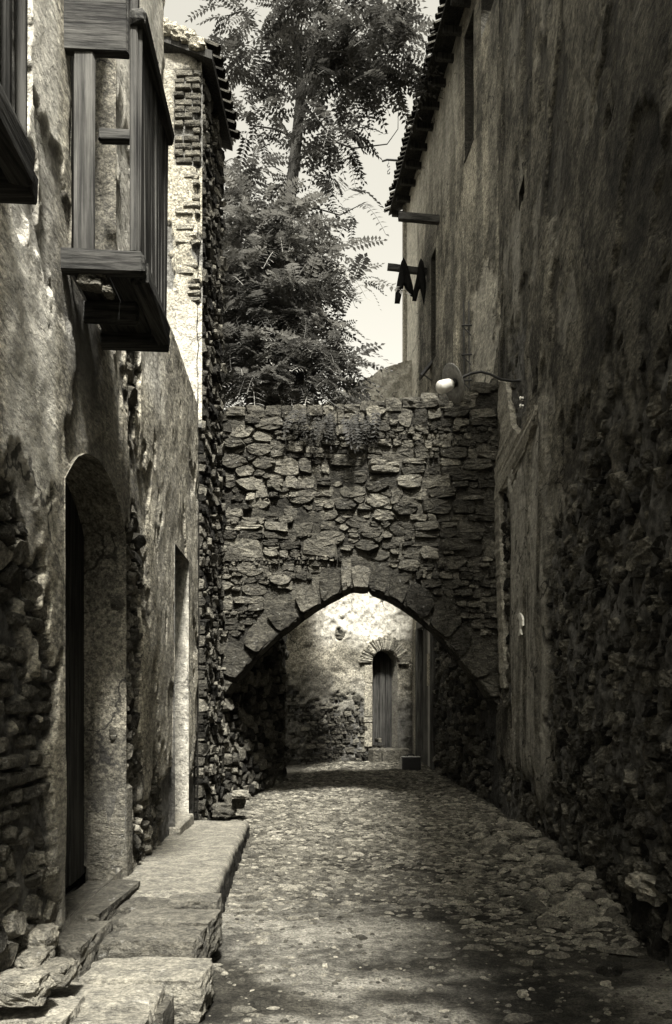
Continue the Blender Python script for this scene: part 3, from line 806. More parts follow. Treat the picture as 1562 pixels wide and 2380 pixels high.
sheet('wall', EF, np.concatenate([np.linspace(0, 1.2, 12), np.arange(1.25, EF.len + 0.001, 0.022)]), np.arange(4.9, 9.45, 0.024), M['plaster_pier'], tall, relief_pier)
rngT = RS(31)
z = 8.02; row = 0
while z < 9.22:
    u = uE(407) + (0.0 if row % 2 else -0.1) + 0.02 * (rngT.rand() - 0.5)
    while u < EF.len - 0.03:
        w = 0.20 + 0.03 * rngT.rand(); a = max(u, uE(405)); b = min(u + w - 0.014, EF.len - 0.012)
        if b - a > 0.05 and bare_pier(np.array((a + b) / 2), np.array(z + 0.03)) > 0.0 and rngT.rand() < (0.95 if z > 7.6 else 0.5):
            v, f = fbox(EF, a, b, z, z + 0.064 + 0.006 * rngT.rand(), -0.1, -0.01 + 0.035 * rngT.rand(), 0.012)
            build('brick', v + (rngT.rand(*v.shape) - 0.5) * 0.012, f, M['brick'], tall, False, {'tone': rngT.rand() * 0.8})
        u += w
    z += 0.088; row += 1
z = 6.75; row = 0
while z < 8.0:                                                   # courses half hidden under the limewash
    u = uE(408) + 0.1 * (row % 2)
    while u < EF.len - 0.06:
        w = 0.17 + 0.08 * rngT.rand(); b = min(u + w - 0.016, EF.len - 0.02)
        if b - u > 0.06 and rngT.rand() < 0.62:
            v, f = fbox(EF, u, b, z, z + 0.066, -0.1, 0.006 + 0.016 * rngT.rand(), 0.014)
            build('brick', v + (rngT.rand(*v.shape) - 0.5) * 0.016, f, M['brick_pale'], tall, False, {'tone': 0.3 + 0.7 * rngT.rand()})
        u += w
    z += 0.09; row += 1
for (za, zb_) in ((6.42, 6.70),):
    z = za
    while z < zb_:
        v, f = fbox(EF, uE(425) + 0.05 * rngT.rand(), EF.len - 0.02, z, z + 0.055, -0.1, -0.015 + 0.02 * rngT.rand(), 0.012)
        build('brick', v + (rngT.rand(*v.shape) - 0.5) * 0.02, f, M['brick_pale'], tall, False, {'tone': 0.4 + 0.5 * rngT.rand()}); z += 0.085
SF = Frame((TX, 9.68), (-1.87, 11.12), 1)                   # street face of rough rubble
def relief_rub(amp=0.05, seed=50):
    def r(U, Z):
        h = -0.05 + amp * (fbm(U * 5, Z * 5, seed) - 0.5)
        return h, {'tone': 0.1 + 0.6 * fbm(U * 4, Z * 4, seed + 1)}
    return r
sheet('street_wall', SF, np.linspace(0, SF.len, 40), np.linspace(-0.2, 9.4, 180), M['mortar'], tall, relief_rub())
polys = pack(0.0, SF.len, 0.0, 9.3, 0.035, 0.10, 51, 1.3)
for q_ in polys: q_[:, 0] = np.maximum(q_[:, 0], 0.085)
v, f = bevbox((-2.7, 9.74, -0.2), (TX - 0.09, 11.1, 4.95), 0.02); build('wall_core', v, f, M['mortar'], tall, False, {'tone': 0.1})
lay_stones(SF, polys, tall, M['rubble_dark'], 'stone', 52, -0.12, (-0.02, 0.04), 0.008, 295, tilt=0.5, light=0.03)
for k in range(0):                                              # ragged quoins on the corner
    z = 0.3 + k * 0.35 + 0.1 * rngT.rand()
    rock('quoin', (TX - 0.06, 9.74, z), (0.2 + 0.04 * rngT.rand(), 0.22, 0.17 + 0.1 * rngT.rand()), M['rubble_left'], tall, 60 + k, 0.14, 0.75, 4, 0.2 + 0.5 * rngT.rand())
# roof: mortared verge and eave of half-round tiles
roof = thing('roof', None, None); roof.parent = tall; roof.location = Vector((-2.2, 10.4, 9.4)) - Vector(tall.location)
def bent_tile(c, ax, up, L, r, taper=0.82, n_=7, th=0.014):
    ax = Vector(ax).normalized(); up = Vector(up); up = (up - ax * up.dot(ax)).normalized(); sd = ax.cross(up); v = []; f = []
    for s in (0, 1):
        for rr in (r, r - th):
            for k in range(n_):
                th_ = math.pi * k / (n_ - 1); q = rr * (1 if s == 0 else taper)
                v.append(tuple(Vector(c) + ax * (L * (s - 0.5)) + sd * (q * math.cos(th_)) + up * (q * math.sin(th_))))
    for k in range(n_ - 1):
        f.append((k, k + 1, 2 * n_ + k + 1, 2 * n_ + k)); f.append((n_ + k + 1, n_ + k, 3 * n_ + k, 3 * n_ + k + 1))
        f.append((k + 1, k, n_ + k, n_ + k + 1)); f.append((2 * n_ + k, 2 * n_ + k + 1, 3 * n_ + k + 1, 3 * n_ + k))
    for k in (0, n_ - 1): f.append((k, 2 * n_ + k, 3 * n_ + k, n_ + k))
    return v, f
EVX = -1.73
rs = [(-4.4, 9.60, 10.35), (-4.4, 11.2, 10.35), (EVX - 0.02, 11.2, 9.40), (EVX - 0.02, 9.60, 9.40)]
v = rs + [(a, b, c - 0.10) for a, b, c in rs]
build('eave_boards', v, [(0, 3, 2, 1), (4, 5, 6, 7), (0, 1, 5, 4), (1, 2, 6, 5), (2, 3, 7, 6), (3, 0, 4, 7)], M['wood_dark'], roof, False, {'tone': 0.3})
for k in range(9):
    y = 9.66 + k * 0.18
    for c_ in range(5):
        v, f = bent_tile((EVX - 0.12 - c_ * 0.34 - 0.03 * rngT.rand(), y, 9.46 + c_ * 0.13 + 0.05), (1, 0, -0.37), (0, 0, 1), 0.42, 0.085)
        build('tile', v, f, M['tile'], roof, False, {'tone': rngT.rand()})
for k in range(6):
    rock('verge_mortar', (-1.92 - 0.11 * k, 9.64, 9.50 + 0.05 * k - 0.03 * (k == 0)), (0.2, 0.2, 0.16), M['plaster_pier'], roof, 70 + k, 0.2, 0.4, 4)

# ------------------------------------------------------------------ low rubble wall running on under the arch
PF = Frame((-1.87, 11.13), (-1.235, 14.0), 1)
pw = thing('rubble_wall', 'dark rubble garden wall running under the left side of the archway', 'wall', (-1.6, 12.5, 0))
sheet('wall_core', PF, np.linspace(0, PF.len, 70), np.linspace(-0.2, 5.3, 120), M['mortar'], pw, relief_rub(0.05, 55))
polys = pack(0.0, PF.len, 0.0, 5.3, 0.045, 0.105, 56, 1.25)
lay_stones(PF, polys, pw, M['rubble_dark'], 'stone', 57, -0.12, (-0.02, 0.05), 0.008, 296, score=lambda p: 4.2 - abs(p[:, 1].mean() - 1.3), tilt=0.6, light=0.04)
PE = Frame((-2.4, 14.02), (-1.2, 14.02), -1)
v, f = bevbox((-2.3, 11.3, -0.2), (-1.95, 13.9, 5.25), 0.03); build('wall_back', v, f, M['mortar'], pw, False, {'tone': 0.4})
v, f = bevbox((-2.3, 13.8, -0.2), (-1.26, 14.03, 5.25), 0.03); build('wall_end', v, f, M['mortar'], pw, False, {'tone': 0.4})
# fallen stones at its foot
for k, (x, y, sx, sz) in enumerate(((545, 1862, 0.24, 0.2), (520, 1880, 0.3, 0.16), (560, 1842, 0.2, 0.10))):
    p = P(x, y, 10.3); o = rock('fallen_stone', (p.x + 0.02, 10.3 - 0.1 * k, max(0.06, p.z)), (sx, 0.22, sz), M['block'], None, 80 + k, 0.2, 0.5, 5, (0.1, 0.05, 0.6)[k])
    tag(o, ('tall dark fallen stone at the foot of the left wall before the arch', 'broad dark fallen stone lying lowest beside the far end of the ledge', 'small pale stone resting on top of the fallen stones by the left wall')[k], 'stone', 'fallen stones by the left wall')

# ------------------------------------------------------------------ stone archway across the lane
AD = 11.12
AF = Frame((-1.90, AD), (2.02, AD), 1)
aw = thing('stone_archway', 'rubble stone wall with a broken pointed archway spanning the lane', 'archway', (0, AD + 0.35, 0))
def apx(x, y): u = (x - CX) / F * AD - AF.o[0]; return u, CAMH + (CY - y) / F * AD
curve = [apx(*p) for p in ((512, 1660), (522, 1610), (548, 1576), (585, 1532), (640, 1478), (668, 1458), (700, 1432), (735, 1408), (770, 1388), (812, 1366), (838, 1360), (858, 1358), (862, 1370), (905, 1386), (945, 1410), (985, 1440), (1010, 1462), (1050, 1508), (1080, 1542), (1112, 1580), (1140, 1618), (1165, 1665))]
cu = np.array([c[0] for c in curve]); cz = np.array([c[1] for c in curve])
topc = [apx(*p) for p in ((480, 952), (560, 948), (650, 950), (720, 946), (800, 945), (880, 936), (940, 930), (1000, 920), (1060, 922), (1090, 905), (1120, 893), (1200, 880))]
tu_ = np.array([c[0] for c in topc]); tz_ = np.array([c[1] for c in topc])
atop = lambda u: np.interp(u, tu_, tz_)
arch_z = lambda u: np.interp(u, cu, cz, left=-5, right=-5)
hole = lambda u, z: np.where((u > cu[0]) & (u < cu[-1]), z - arch_z(u), 9.0)
def relief_arch(U, Z):
    return -0.026 + 0.06 * (fbm(U * 7, Z * 9, 61) - 0.5), {'tone': 0.2 + 0.9 * sstep(0.4, 0.7, fbm(U * 1.6, Z * 2.2, 62))}
sheet('mortar_face', AF, np.arange(0, AF.len, 0.025), np.arange(0.9, 6.3, 0.025), M['mortar'], aw, relief_arch, [hole], lambda u: atop(u) - 0.06)
TH = 0.62                                                            # thickness: soffit, back face, top
n_ = len(cu); v = np.concatenate([AF.pt(cu, cz + 0.015, -0.04), AF.pt(cu, cz + 0.015, -TH)])
build('soffit', v, [(k, k + 1, n_ + k + 1, n_ + k) for k in range(n_ - 1)], M['mortar'], aw, False, {'tone': 0.3})
uu = np.linspace(0.02, AF.len - 0.02, 60); at = atop(uu) - 0.07; az = np.where((uu > cu[0]) & (uu < cu[-1]), arch_z(uu), 0.2)
m_ = len(uu); v = np.concatenate([AF.pt(uu, at, -TH), AF.pt(uu, az, -TH), AF.pt(uu, at, -0.05)])
build('back_face', v, [(k, k + 1, m_ + k + 1, m_ + k) for k in range(m_ - 1)] + [(k, k + 1, 2 * m_ + k + 1, 2 * m_ + k) for k in range(m_ - 1)], M['mortar'], aw, False, {'tone': 0.3})
# voussoirs: rough wedges along the arch line
rngA = RS(71)
seg = np.hypot(np.diff(cu), np.diff(cz)); acc = np.concatenate([[0], np.cumsum(seg)])
t = 0.25; vous = []
while t < acc[-1] - 0.2:
    w = 0.22 + 0.26 * rngA.rand()
    if 0.42 < t / acc[-1] < 0.58: w *= 0.7
    t1 = min(t + w, acc[-1])
    pa = np.array([np.interp(t, acc, cu), np.interp(t, acc, cz)]); pb = np.array([np.interp(t1, acc, cu), np.interp(t1, acc, cz)])
    ctr = np.array([1.98, 1.2])
    depth = 0.24 + 0.26 * rngA.rand()
    da = (pa - ctr) / np.linalg.norm(pa - ctr); db = (pb - ctr) / np.linalg.norm(pb - ctr)
    off = -0.004 - 0.010 * rngA.rand()
    poly = np.array([pa + da * off, pa + da * depth * (0.9 + 0.2 * rngA.rand()), pb + db * depth * (0.9 + 0.2 * rngA.rand()), pb + db * off])
    midp = (poly[1] + poly[2]) / 2 + (da + db) * 0.03; poly = np.array([poly[0], poly[1], midp, poly[2], poly[3], (pa + pb) / 2 + (da + db) * off * 0.5])
    poly += (rngA.rand(*poly.shape) - 0.5) * np.array([0.03, 0.1, 0.1, 0.1, 0.03, 0.03])[:, None]
    vous.append(poly); t = t1
for p in vous:
    s = stone_geo(AF, p, -0.5, -0.01 + 0.06 * rngA.rand(), rngA, 0.003, 0.88, 0.30, 0.05)
    build('voussoir', s[0], s[1], M['voussoir'], aw, False, {'tone': 0.05 + 0.8 * rngA.rand()})
# rubble courses
def mask_arch(u, z):
    if z > atop(u) - 0.09 or z < 1.0: return False
    if u < 0.02 or u > AF.len - 0.04: return False
    d = np.hypot(u - cu, z - cz).min()
    if cu[0] < u < cu[-1] and z < arch_z(u) + 0.1: return False
    q = np.array([u, z]) - np.array([1.98, 1.2]); 
    if z > 1.2 and d < 0.41: return False
    return True
flat = lambda u, z: fbm(np.array(u * 0.9), np.array(z * 1.5), 65) > 0.44
polys = pack(0, AF.len, 1.0, 6.2, 0.030, 0.11, 77, 2.0, lambda u, z: mask_arch(u, z) and not flat(u, z), 1.8)
polys += courses(0, AF.len, 1.0, 6.2, 79, 0.085, 0.26, lambda u, z: mask_arch(u, z) and flat(u, z))
lay_stones(AF, polys, aw, M['arch_stone'], 'stone', 78, -0.2, (-0.022, 0.055), 0.002, 300, tilt=0.4, light=0.035, inset=0.84, lump=0.06, trange=(0.12, 0.75))
u = 0.06; k = 0
while u < AF.len - 0.06:                                             # loose coping stones on top
    w = 0.14 + 0.16 * rngA.rand(); hgt = 0.10 + 0.07 * rngA.rand(); c = AF.pt(u + w / 2, float(atop(u + w / 2)) - 0.045, -0.12)
    rock('coping_stone', c, (w * 1.05, 0.30, hgt * 1.2), M['arch_stone'], aw, 100 + k, 0.16, 0.55, 4, 0.7 * rngA.rand())
    u += w; k += 1

# ------------------------------------------------------------------ right: near house
RF = Frame((1.63, 0), (1.63 + 0.03 * 10, 10), -1)
dR = RF.u_of_depth
rh = thing('weathered_house', 'dark streaked plaster house with bare rubble at the foot of its wall', 'house', (1.9, 6, 0))
pxR = lambda x: RF.u_of_x(x)
def bare_right(u, z):
    n1 = fbm(u * 1.6, z * 1.2, 81) - 0.5; n2 = fbm(u * 6, z * 5, 82) - 0.5
    s1 = np.minimum(7.6 - u, 3.2 - z) + n1 * 1.1 + n2 * 0.7
    s2 = np.minimum(np.minimum(u - 10.05, 1), np.minimum(4.55 - z, z - 1.6)) + n1 * 0.5 + n2 * 0.25
    s3 = np.minimum(0.6 - z, 1) + n1 * 0.9 + n2 * 0.4
    s4 = np.minimum(0.75 - np.abs(u - 9.6), 0.75 - np.abs(z - 5.5)) + n1 * 2.0 + n2 * 0.6 - 0.35
    s5 = np.minimum(7.2 - u, 3.9 - z) + n1 * 1.2 + n2 * 2.0 - 0.5
    return np.maximum(np.maximum(np.maximum(s1, s2), np.maximum(s3, s4)), s5)
def relief_right(U, Z):
    b = sstep(-0.02, 0.02, bare_right(U, Z))
    h = 0.05 * (fbm(U * 0.9, Z * 0.7, 83) - 0.5) + 0.02 * (fbm(U * 6, Z * 3, 84) - 0.5) - b * (0.035 + 0.09 * (fbm(U * 8, Z * 8, 85) - 0.45))
    n1 = fbm(U * 5, Z * 0.5, 86)
    pil = sstep(7.6, 7.9, U) * sstep(10.1, 9.8, U) * sstep(0.4, 1.0, Z) * sstep(5.0, 4.2, Z)
    h = h + 0.03 * pil
    fl = sstep(0.555, 0.575, fbm(U * 1.3, Z * 0.9, 88, 5)) * (1 - pil); h = h - 0.035 * fl * (1 - b)
    fl2 = sstep(0.60, 0.615, fbm(U * 2.3, Z * 1.7, 89, 5)); h = h - 0.015 * fl2 * (1 - b)
    clean_lit = 0.9 * pil * sstep(0.25, 0.55, n1)
    st = sstep(pxR(1213), pxR(1206), U) * sstep(pxR(1190), pxR(1196), U) * sstep(5.6, 5.9, Z) * sstep(7.4, 7.2, Z)
    clean_lit = np.maximum(clean_lit, 0.6 * st)
    tear = sstep(9.2, 9.4, U) * sstep(10.3, 10.0, U) * sstep(3.9, 4.2, Z) * sstep(5.8, 5.3, Z) * sstep(0.45, 0.55, fbm(U * 3, Z * 2, 87))
    clean_lit = np.maximum(clean_lit, 0.9 * tear); h = h + 0.03 * tear
    seam = np.exp(-((U - pxR(1214)) / 0.018) ** 2) * sstep(5.9, 6.1, Z); h = h - 0.05 * seam
    seam2 = np.exp(-((U - 10.72) / 0.03) ** 2); h = h - 0.05 * seam2 * sstep(4.4, 4.6, Z)
    dirt_shade = np.maximum(0.35 * sstep(7.5, 5.0, U), 0.6 * fl) * (1 - clean_lit); clean_lit = np.maximum(clean_lit, 0.35 * fl2)
    return h, {'bare': b, 'dirt_shade': dirt_shade * (1 - b), 'clean_lit': clean_lit * (1 - b)}
nu0, nz0 = RF.uz(1206, 490); nu1, nz1 = RF.uz(1218, 405)
NICHE = (min(nu0, nu1), max(nu0, nu1), nz0, nz1)
zs = np.concatenate([np.arange(-0.2, 7.6, 0.028), np.linspace(7.7, 11.6, 50)])
us = np.concatenate([np.linspace(-2, 3.6, 24), np.arange(3.65, AD + 0.05, 0.03)])
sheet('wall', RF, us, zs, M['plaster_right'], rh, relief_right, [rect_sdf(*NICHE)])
v, f = fbox(RF, NICHE[0] - 0.1, NICHE[1] + 0.1, NICHE[2] - 0.1, NICHE[3] + 0.1, -0.5, -0.35); build('niche', v, f, M['void'], rh)
o_ = [(NICHE[0], NICHE[2]), (NICHE[0], NICHE[3]), (NICHE[1], NICHE[3]), (NICHE[1], NICHE[2]), (NICHE[0], NICHE[2])]
v, f = strip_along(RF, o_, 0, -0.36, 4, 0.0); build('niche_reveal', v, f, M['mortar'], rh, False, {'tone': 0.2})
v, f = fbox(RF, -2, AD + 0.03, -0.3, 11.6, -0.7, -0.42); build('wall_core', v, f, M['void'], rh)
mk = lambda u, v_: bare_right(np.array(u), np.array(v_)) > 0.0
polys = pack(3.9, 8.4, 0.0, 5.2, 0.026, 0.095, 91, 1.45, mk, 2.4)
polys += pack(9.6, 10.95, 0.3, 5.8, 0.04, 0.11, 93, 1.3, mk)
polys += pack(8.4, 9.6, 0.0, 1.2, 0.04, 0.09, 94, 1.3, mk)
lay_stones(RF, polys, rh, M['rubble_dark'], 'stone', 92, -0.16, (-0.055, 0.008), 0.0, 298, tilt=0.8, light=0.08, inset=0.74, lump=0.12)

# torn plaster hanging by the lamp, and the pale ragged edge below it
def slabpoly(name, fr, pts, h0, h1, mat, parent, seed, attrs):
    rr = RS(seed); q = []
    P0 = [fr.uz(*p) for p in pts]
    for k in range(len(P0)):
        a = np.array(P0[k]); b = np.array(P0[(k + 1) % len(P0)]); m = max(2, int(np.linalg.norm(b - a) / 0.06))
        for t in range(m): q.append(a + (b - a) * t / m + (rr.rand(2) - 0.5) * 0.03)
    q = np.array(q); n_ = len(q)
    v = np.concatenate([fr.pt(q[:, 0], q[:, 1], np.full(n_, h0)), fr.pt(q[:, 0], q[:, 1], h1 + 0.02 * rr.rand(n_))])
    f = [(k, (k + 1) % n_, n_ + (k + 1) % n_, n_ + k) for k in range(n_)]
    import mathutils
    tri = mathutils.geometry.tessellate_polygon([[Vector((a, b, 0)) for a, b in q]])
    f += [tuple(n_ + i for i in t) for t in tri]
    return build(name, v, f, mat, parent, False, attrs)
PA = {'bare': 0.0, 'dirt_shade': 0.0, 'clean_lit': 0.3}
slabpoly('torn_plaster', RF, ((1166, 885), (1184, 890), (1196, 985), (1214, 1010), (1236, 975), (1252, 940), (1249, 985), (1228, 1045), (1210, 1092), (1196, 1128), (1166, 1142), (1157, 1090), (1172, 1010), (1164, 950)), -0.04, 0.035, M['reveal_pale'], rh, 1, PA)
slabpoly('torn_plaster', RF, ((1156, 1090), (1166, 1140), (1170, 1300), (1176, 1480), (1178, 1600), (1170, 1600), (1163, 1450), (1157, 1280)), -0.04, 0.03, M['reveal_pale'], rh, 2, PA)
None and slabpoly('torn_plaster', RF, ((1268, 800), (1279, 815), (1276, 905), (1266, 935), (1262, 860)), -0.03, 0.02, M['reveal_pale'], rh, 3, PA)
slabpoly('paint_flake', RF, ((1216, 1424), (1223, 1428), (1225, 1452), (1220, 1462), (1221, 1478), (1215, 1480), (1216, 1460), (1218, 1445)), 0.0, 0.04, M['porcelain'], rh, 4, None)

# ------------------------------------------------------------------ right: eaved house beyond the arch
BF = Frame((1.99, AD + 0.02), (1.12, 18.0), -1)
bh = thing('eaved_house', 'tall streaked house with broad tiled eave rising behind the archway', 'house', (1.6, 14.5, 0))
def uB(x): return BF.u_of_x(x)
def relief_b(U, Z):
    h = 0.04 * (fbm(U * 0.9, Z * 0.7, 101) - 0.5) + 0.012 * (fbm(U * 6, Z * 3, 102) - 0.5)
    n1 = fbm(U * 3, Z * 0.35, 103)
    s = np.minimum(np.minimum(U - uB(1160), uB(1090) - U), np.minimum(8.15 - Z, Z - 5.0))
    pa = sstep(-0.02, 0.03, np.minimum(np.minimum(U - uB(1158), uB(1092) - U), np.minimum(8.2 - Z - 0.6 * np.abs(U - 0.9), Z - 5.5)) + (fbm(U * 5, Z * 4, 104) - 0.5) * 1.3)
    clean_lit = sstep(10.0, 12.6, Z + 1.2 * (n1 - 0.5)) * sstep(uB(1080) , uB(1050), U) * 0.8
    clean_lit = np.maximum(clean_lit, 1.0 * sstep(uB(976), uB(966), U) * sstep(0.25, 0.5, n1 + 0.2))  # sunlit look of the far corner strip painted in paler
    clean_lit = np.maximum(clean_lit, 0.30 * pa)
    low = sstep(5.0, 4.0, Z)
    dirt_shade = 0.85 * low * sstep(5.2, 4.2, U) + 0.5 * sstep(0.6, 0.45, n1) * (1 - pa)
    bb = sstep(-0.02, 0.02, bare_b(U, Z)); h = h - 0.03 * pa - bb * (0.04 + 0.06 * (fbm(U * 8, Z * 8, 106) - 0.5))
    return h, {'bare': bb, 'dirt_shade': np.clip(dirt_shade, 0, 1) * (1 - clean_lit), 'clean_lit': np.clip(clean_lit, 0, 1) * (1 - 0.8 * low)}
def bare_b(u, z):
    return np.minimum(4.15 - u, 3.9 - z) + (fbm(u * 2, z * 1.5, 105) - 0.5) * 1.0
w1 = (uB(1101), uB(1080), 10.4, 12.4); w2 = (uB(1050), uB(1036), 5.85, 7.25); w3 = (uB(1012), uB(1002), 8.2, 10.2)
fd = (BF.u_of_depth(15.4), BF.u_of_depth(16.7), 0.28, 3.1)
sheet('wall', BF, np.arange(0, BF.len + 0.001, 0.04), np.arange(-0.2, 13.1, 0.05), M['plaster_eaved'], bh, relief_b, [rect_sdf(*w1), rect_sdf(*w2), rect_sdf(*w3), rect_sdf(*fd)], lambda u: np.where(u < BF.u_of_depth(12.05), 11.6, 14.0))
v, f = fbox(BF, 0.0, BF.len - 0.02, -0.3, 11.5, -0.8, -0.45); build('wall_core', v, f, M['void'], bh)
v, f = fbox(BF, BF.len - 0.015, BF.len + 0.14, -0.2, 13.0, -0.4, 0.075, 0.02); build('corner_pilaster', v, f, M['plaster_pier'], bh, False, {'bare': 0.0, 'dirt_shade': 0.0, 'clean_lit': 0.3})
for (u0, u1, z0, z1) in (w1, w3):
    wd = thing('window', None, None); wd.parent = bh; wd.location = Vector(BF.pt(u0, z0)) - Vector(bh.location)
    o_ = [(u0, z0), (u0, z1), (u1, z1), (u1, z0), (u0, z0)]
    v, f = strip_along(BF, o_, 0, -0.3, 4, 0.0); build('reveal', v, f, M['mortar'], wd, False, {'tone': 0.5})
    part_box('pane', BF, (u0 - 0.02, u1 + 0.02, z0 - 0.02, z1 + 0.02, -0.34, -0.3), M['void'], wd)
    part_box('mullion', BF, ((u0 + u1) / 2 - 0.02, (u0 + u1) / 2 + 0.02, z0, z1, -0.29, -0.25), M['wood_dark'], wd, 0.004)
    part_box('sill', BF, (u0 - 0.01, u1 + 0.01, z0 - 0.05, z0 - 0.003, -0.2, 0.012), M['mortar'], wd, 0.01, 0.6)
polys = pack(0.5, 4.6, 0.1, 4.2, 0.04, 0.11, 107, 1.5, lambda u, v_: bare_b(np.array(u), np.array(v_)) > 0, 2.0)
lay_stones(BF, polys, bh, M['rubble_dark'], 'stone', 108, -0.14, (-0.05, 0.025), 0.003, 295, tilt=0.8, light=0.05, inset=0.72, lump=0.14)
# louvred shutter in the small window
u0, u1, z0, z1 = w2
sh = thing('window_shutter', None, None); sh.parent = bh; sh.location = Vector(BF.pt(u0, z0)) - Vector(bh.location)
part_box('shutter_backing', BF, (u0 - 0.03, u1 + 0.03, z0 - 0.03, z1 + 0.03, -0.2, -0.1), M['void'], sh)
for (a, b_) in ((u0, u0 + 0.05), (u1 - 0.05, u1)): part_box('stile', BF, (a, b_, z0, z1, -0.09, 0.0), M['wood_dark'], sh, 0.006, 0.8)
nsl = 14
for k in range(nsl):
    z = z0 + (k + 0.15) * (z1 - z0) / nsl * 0.82
    v, f = fbox(BF, u0 + 0.055, u1 - 0.055, z, z + 0.018, -0.085, -0.01, 0.004)
    v[:, 2] += 0.6 * ((v[:, :2] - BF.pt(u0, 0)[:2]) @ -BF.n)
    build('slat', v, f, M['wood_grey'], sh, False, {'tone': 0.9})
# pale pilaster strip beside the shutter
part_box('pale_strip', BF, (uB(1064), uB(1057), 5.2, 7.9, -0.02, 0.03), M['plaster_pier'], bh, 0.012)
# plank door at the far foot of the wall
u0, u1, z0, z1 = fd
bd = thing('plank_door', None, None); bd.parent = bh; bd.location = Vector(BF.pt(u0, z0)) - Vector(bh.location)
npk = 7
for k in range(npk):
    w = (u1 - u0) / npk
    part_box('plank', BF, (u0 + k * w, u0 + (k + 1) * w - 0.012, z0 - 0.1, z1 + 0.02, -0.14, -0.09 + 0.012 * (k % 2)), M['wood_grey'] if k not in (3,) else M['wood_pale'], bd, 0.006, 0.4 + 0.08 * k)
part_box('lintel', BF, (u0 - 0.12, u1 + 0.12, z1 + 0.003, z1 + 0.16, -0.1, 0.03), M['wood_grey'], bd, 0.012, 0.9)
for k in (0, 1): part_box('door_post', BF, ((u0 - 0.085, u1 + 0.005)[k], (u0 - 0.005, u1 + 0.085)[k], z0 - 0.2, z1, -0.1, 0.05), M['wood_grey'], bd, 0.012, 0.7)
part_box('notice_board', BF, (u0 + 0.50, u0 + 0.72, 1.9, 2.55, -0.075, -0.055), M['plaster_pier'], bd, 0.006)
# roof with a row of half-round tiles along the eave
rngB = RS(111)
rf = thing('roof', None, None); rf.parent = bh; rf.location = Vector((1.8, 14.5, 12.8)) - Vector(bh.location)
OV = 0.44
RU = BF.u_of_depth(12.0)
p = [BF.pt(RU, 13.12, -1.6), BF.pt(BF.len + 0.2, 13.12, -1.6), BF.pt(BF.len + 0.2, 12.72, OV - 0.06), BF.pt(RU, 12.72, OV - 0.06)]
p[0][2] = p[1][2] = 13.75
v = [tuple(a) for a in p] + [(a[0], a[1], a[2] - 0.05) for a in p]
build('eave_boards', v, BOXF, M['wood_dark'], rf, False, {'tone': 0.4})
k = 0; u = RU + 0.05
while u < BF.len + 0.15:
    part_box('rafter', BF, (u, u + 0.08, 12.60, 12.72, -0.1, OV - 0.12), M['wood_dark'], rf, 0.008, 0.6); u += 0.55
u = RU + 0.08
while u < BF.len + 0.22:
    for c_ in range(4):
        h_ = OV + 0.02 - 0.2 - c_ * 0.36
        c = BF.pt(u + 0.02 * rngB.rand(), 12.83 + c_ * 0.19 + 0.03 * rngB.rand(), h_ + 0.06 * (rngB.rand() - 0.5))
        v, f = bent_tile(c, (BF.n[0], BF.n[1], -0.5), (0, 0, 1), 0.44, 0.064)
        build('tile', v, f, M['tile'], rf, False, {'tone': rngB.rand()})
    u += 0.142

# ------------------------------------------------------------------ far house closing the lane
FF = Frame((-2.9, 15.78), (1.75, 17.55), 1)
fh = thing('far_house', 'sunlit crumbling house with narrow arched door seen through the archway', 'house', (0, 16.7, 0.3))
uF = lambda x: FF.u_of_x(x)
FD = (uF(865), uF(923), 0.60, 2.42, 0.27)
def bare_far(u, z):
    n1 = fbm(u * 2, z * 2, 121) - 0.5; n2 = fbm(u * 8, z * 8, 122) - 0.5
    s = np.minimum(np.minimum(u - uF(690), uF(846) - u), 1.55 - z) + n1 * 1.2 + n2 * 1.2
    s = np.maximum(s, 0.55 - z + n1 * 0.8)
    s = np.maximum(s, np.minimum(0.35 - np.abs(u - uF(790)), 0.3 - np.abs(z - 3.0)) + n1 * 1.0 - 0.35)
    return s
def relief_far(U, Z):
    b = sstep(-0.02, 0.02, bare_far(U, Z))
    h = 0.07 * (fbm(U * 1.3, Z * 1.3, 123) - 0.5) + 0.11 * (fbm(U * 8, Z * 8, 124, 5) - 0.5) - 0.04 * b
    clean_lit = 0.9 * sstep(2.6, 3.3, Z + 0.8 * (fbm(U * 1.5, Z * 1.5, 125) - 0.5)) * sstep(uF(700), uF(760), U + 0.0)  # sunlit upper right part of the wall, put into the colour
    dirt_shade = 0.85 * sstep(2.6, 1.0, Z + 0.8 * (fbm(U * 2, Z * 1.5, 126) - 0.5))  # dirt and painted shade together, darker towards the foot
    return h, {'bare': b, 'dirt_shade': dirt_shade * (1 - b), 'clean_lit': clean_lit * (1 - b)}
def px_far(x, y): u, z = FF.uz(x, y); return u, z
tf = [px_far(*q_) for q_ in ((500, 1000), (700, 960), (780, 925), (812, 898), (868, 870), (884, 858), (945, 838), (1000, 830))]
ftop = lambda u: np.interp(u, [a[0] for a in tf], [a[1] for a in tf])
sheet('wall', FF, np.arange(0.2, FF.len, 0.03), np.arange(0, 9.6, 0.03), M['plaster_far'], fh, relief_far, [arch_sdf(*FD)], ftop)
uu = np.linspace(0.25, FF.len - 0.05, 30); m_ = len(uu)
v = np.concatenate([FF.pt(uu, ftop(uu) - 0.02, -0.02), FF.pt(uu, ftop(uu) - 0.02, -0.5), FF.pt(uu, np.zeros(m_), -0.5)])
build('wall_core', v, [(k, k + 1, m_ + k + 1, m_ + k) for k in range(m_ - 1)] + [(m_ + k, m_ + k + 1, 2 * m_ + k + 1, 2 * m_ + k) for k in range(m_ - 1)], M['mortar'], fh, False, {'tone': 1.0})
mk = lambda u, v_: bare_far(np.array(u), np.array(v_)) > 0.0 and v_ < ftop(u) - 0.1 and (v_ < 4.6 or v_ > 7.4)
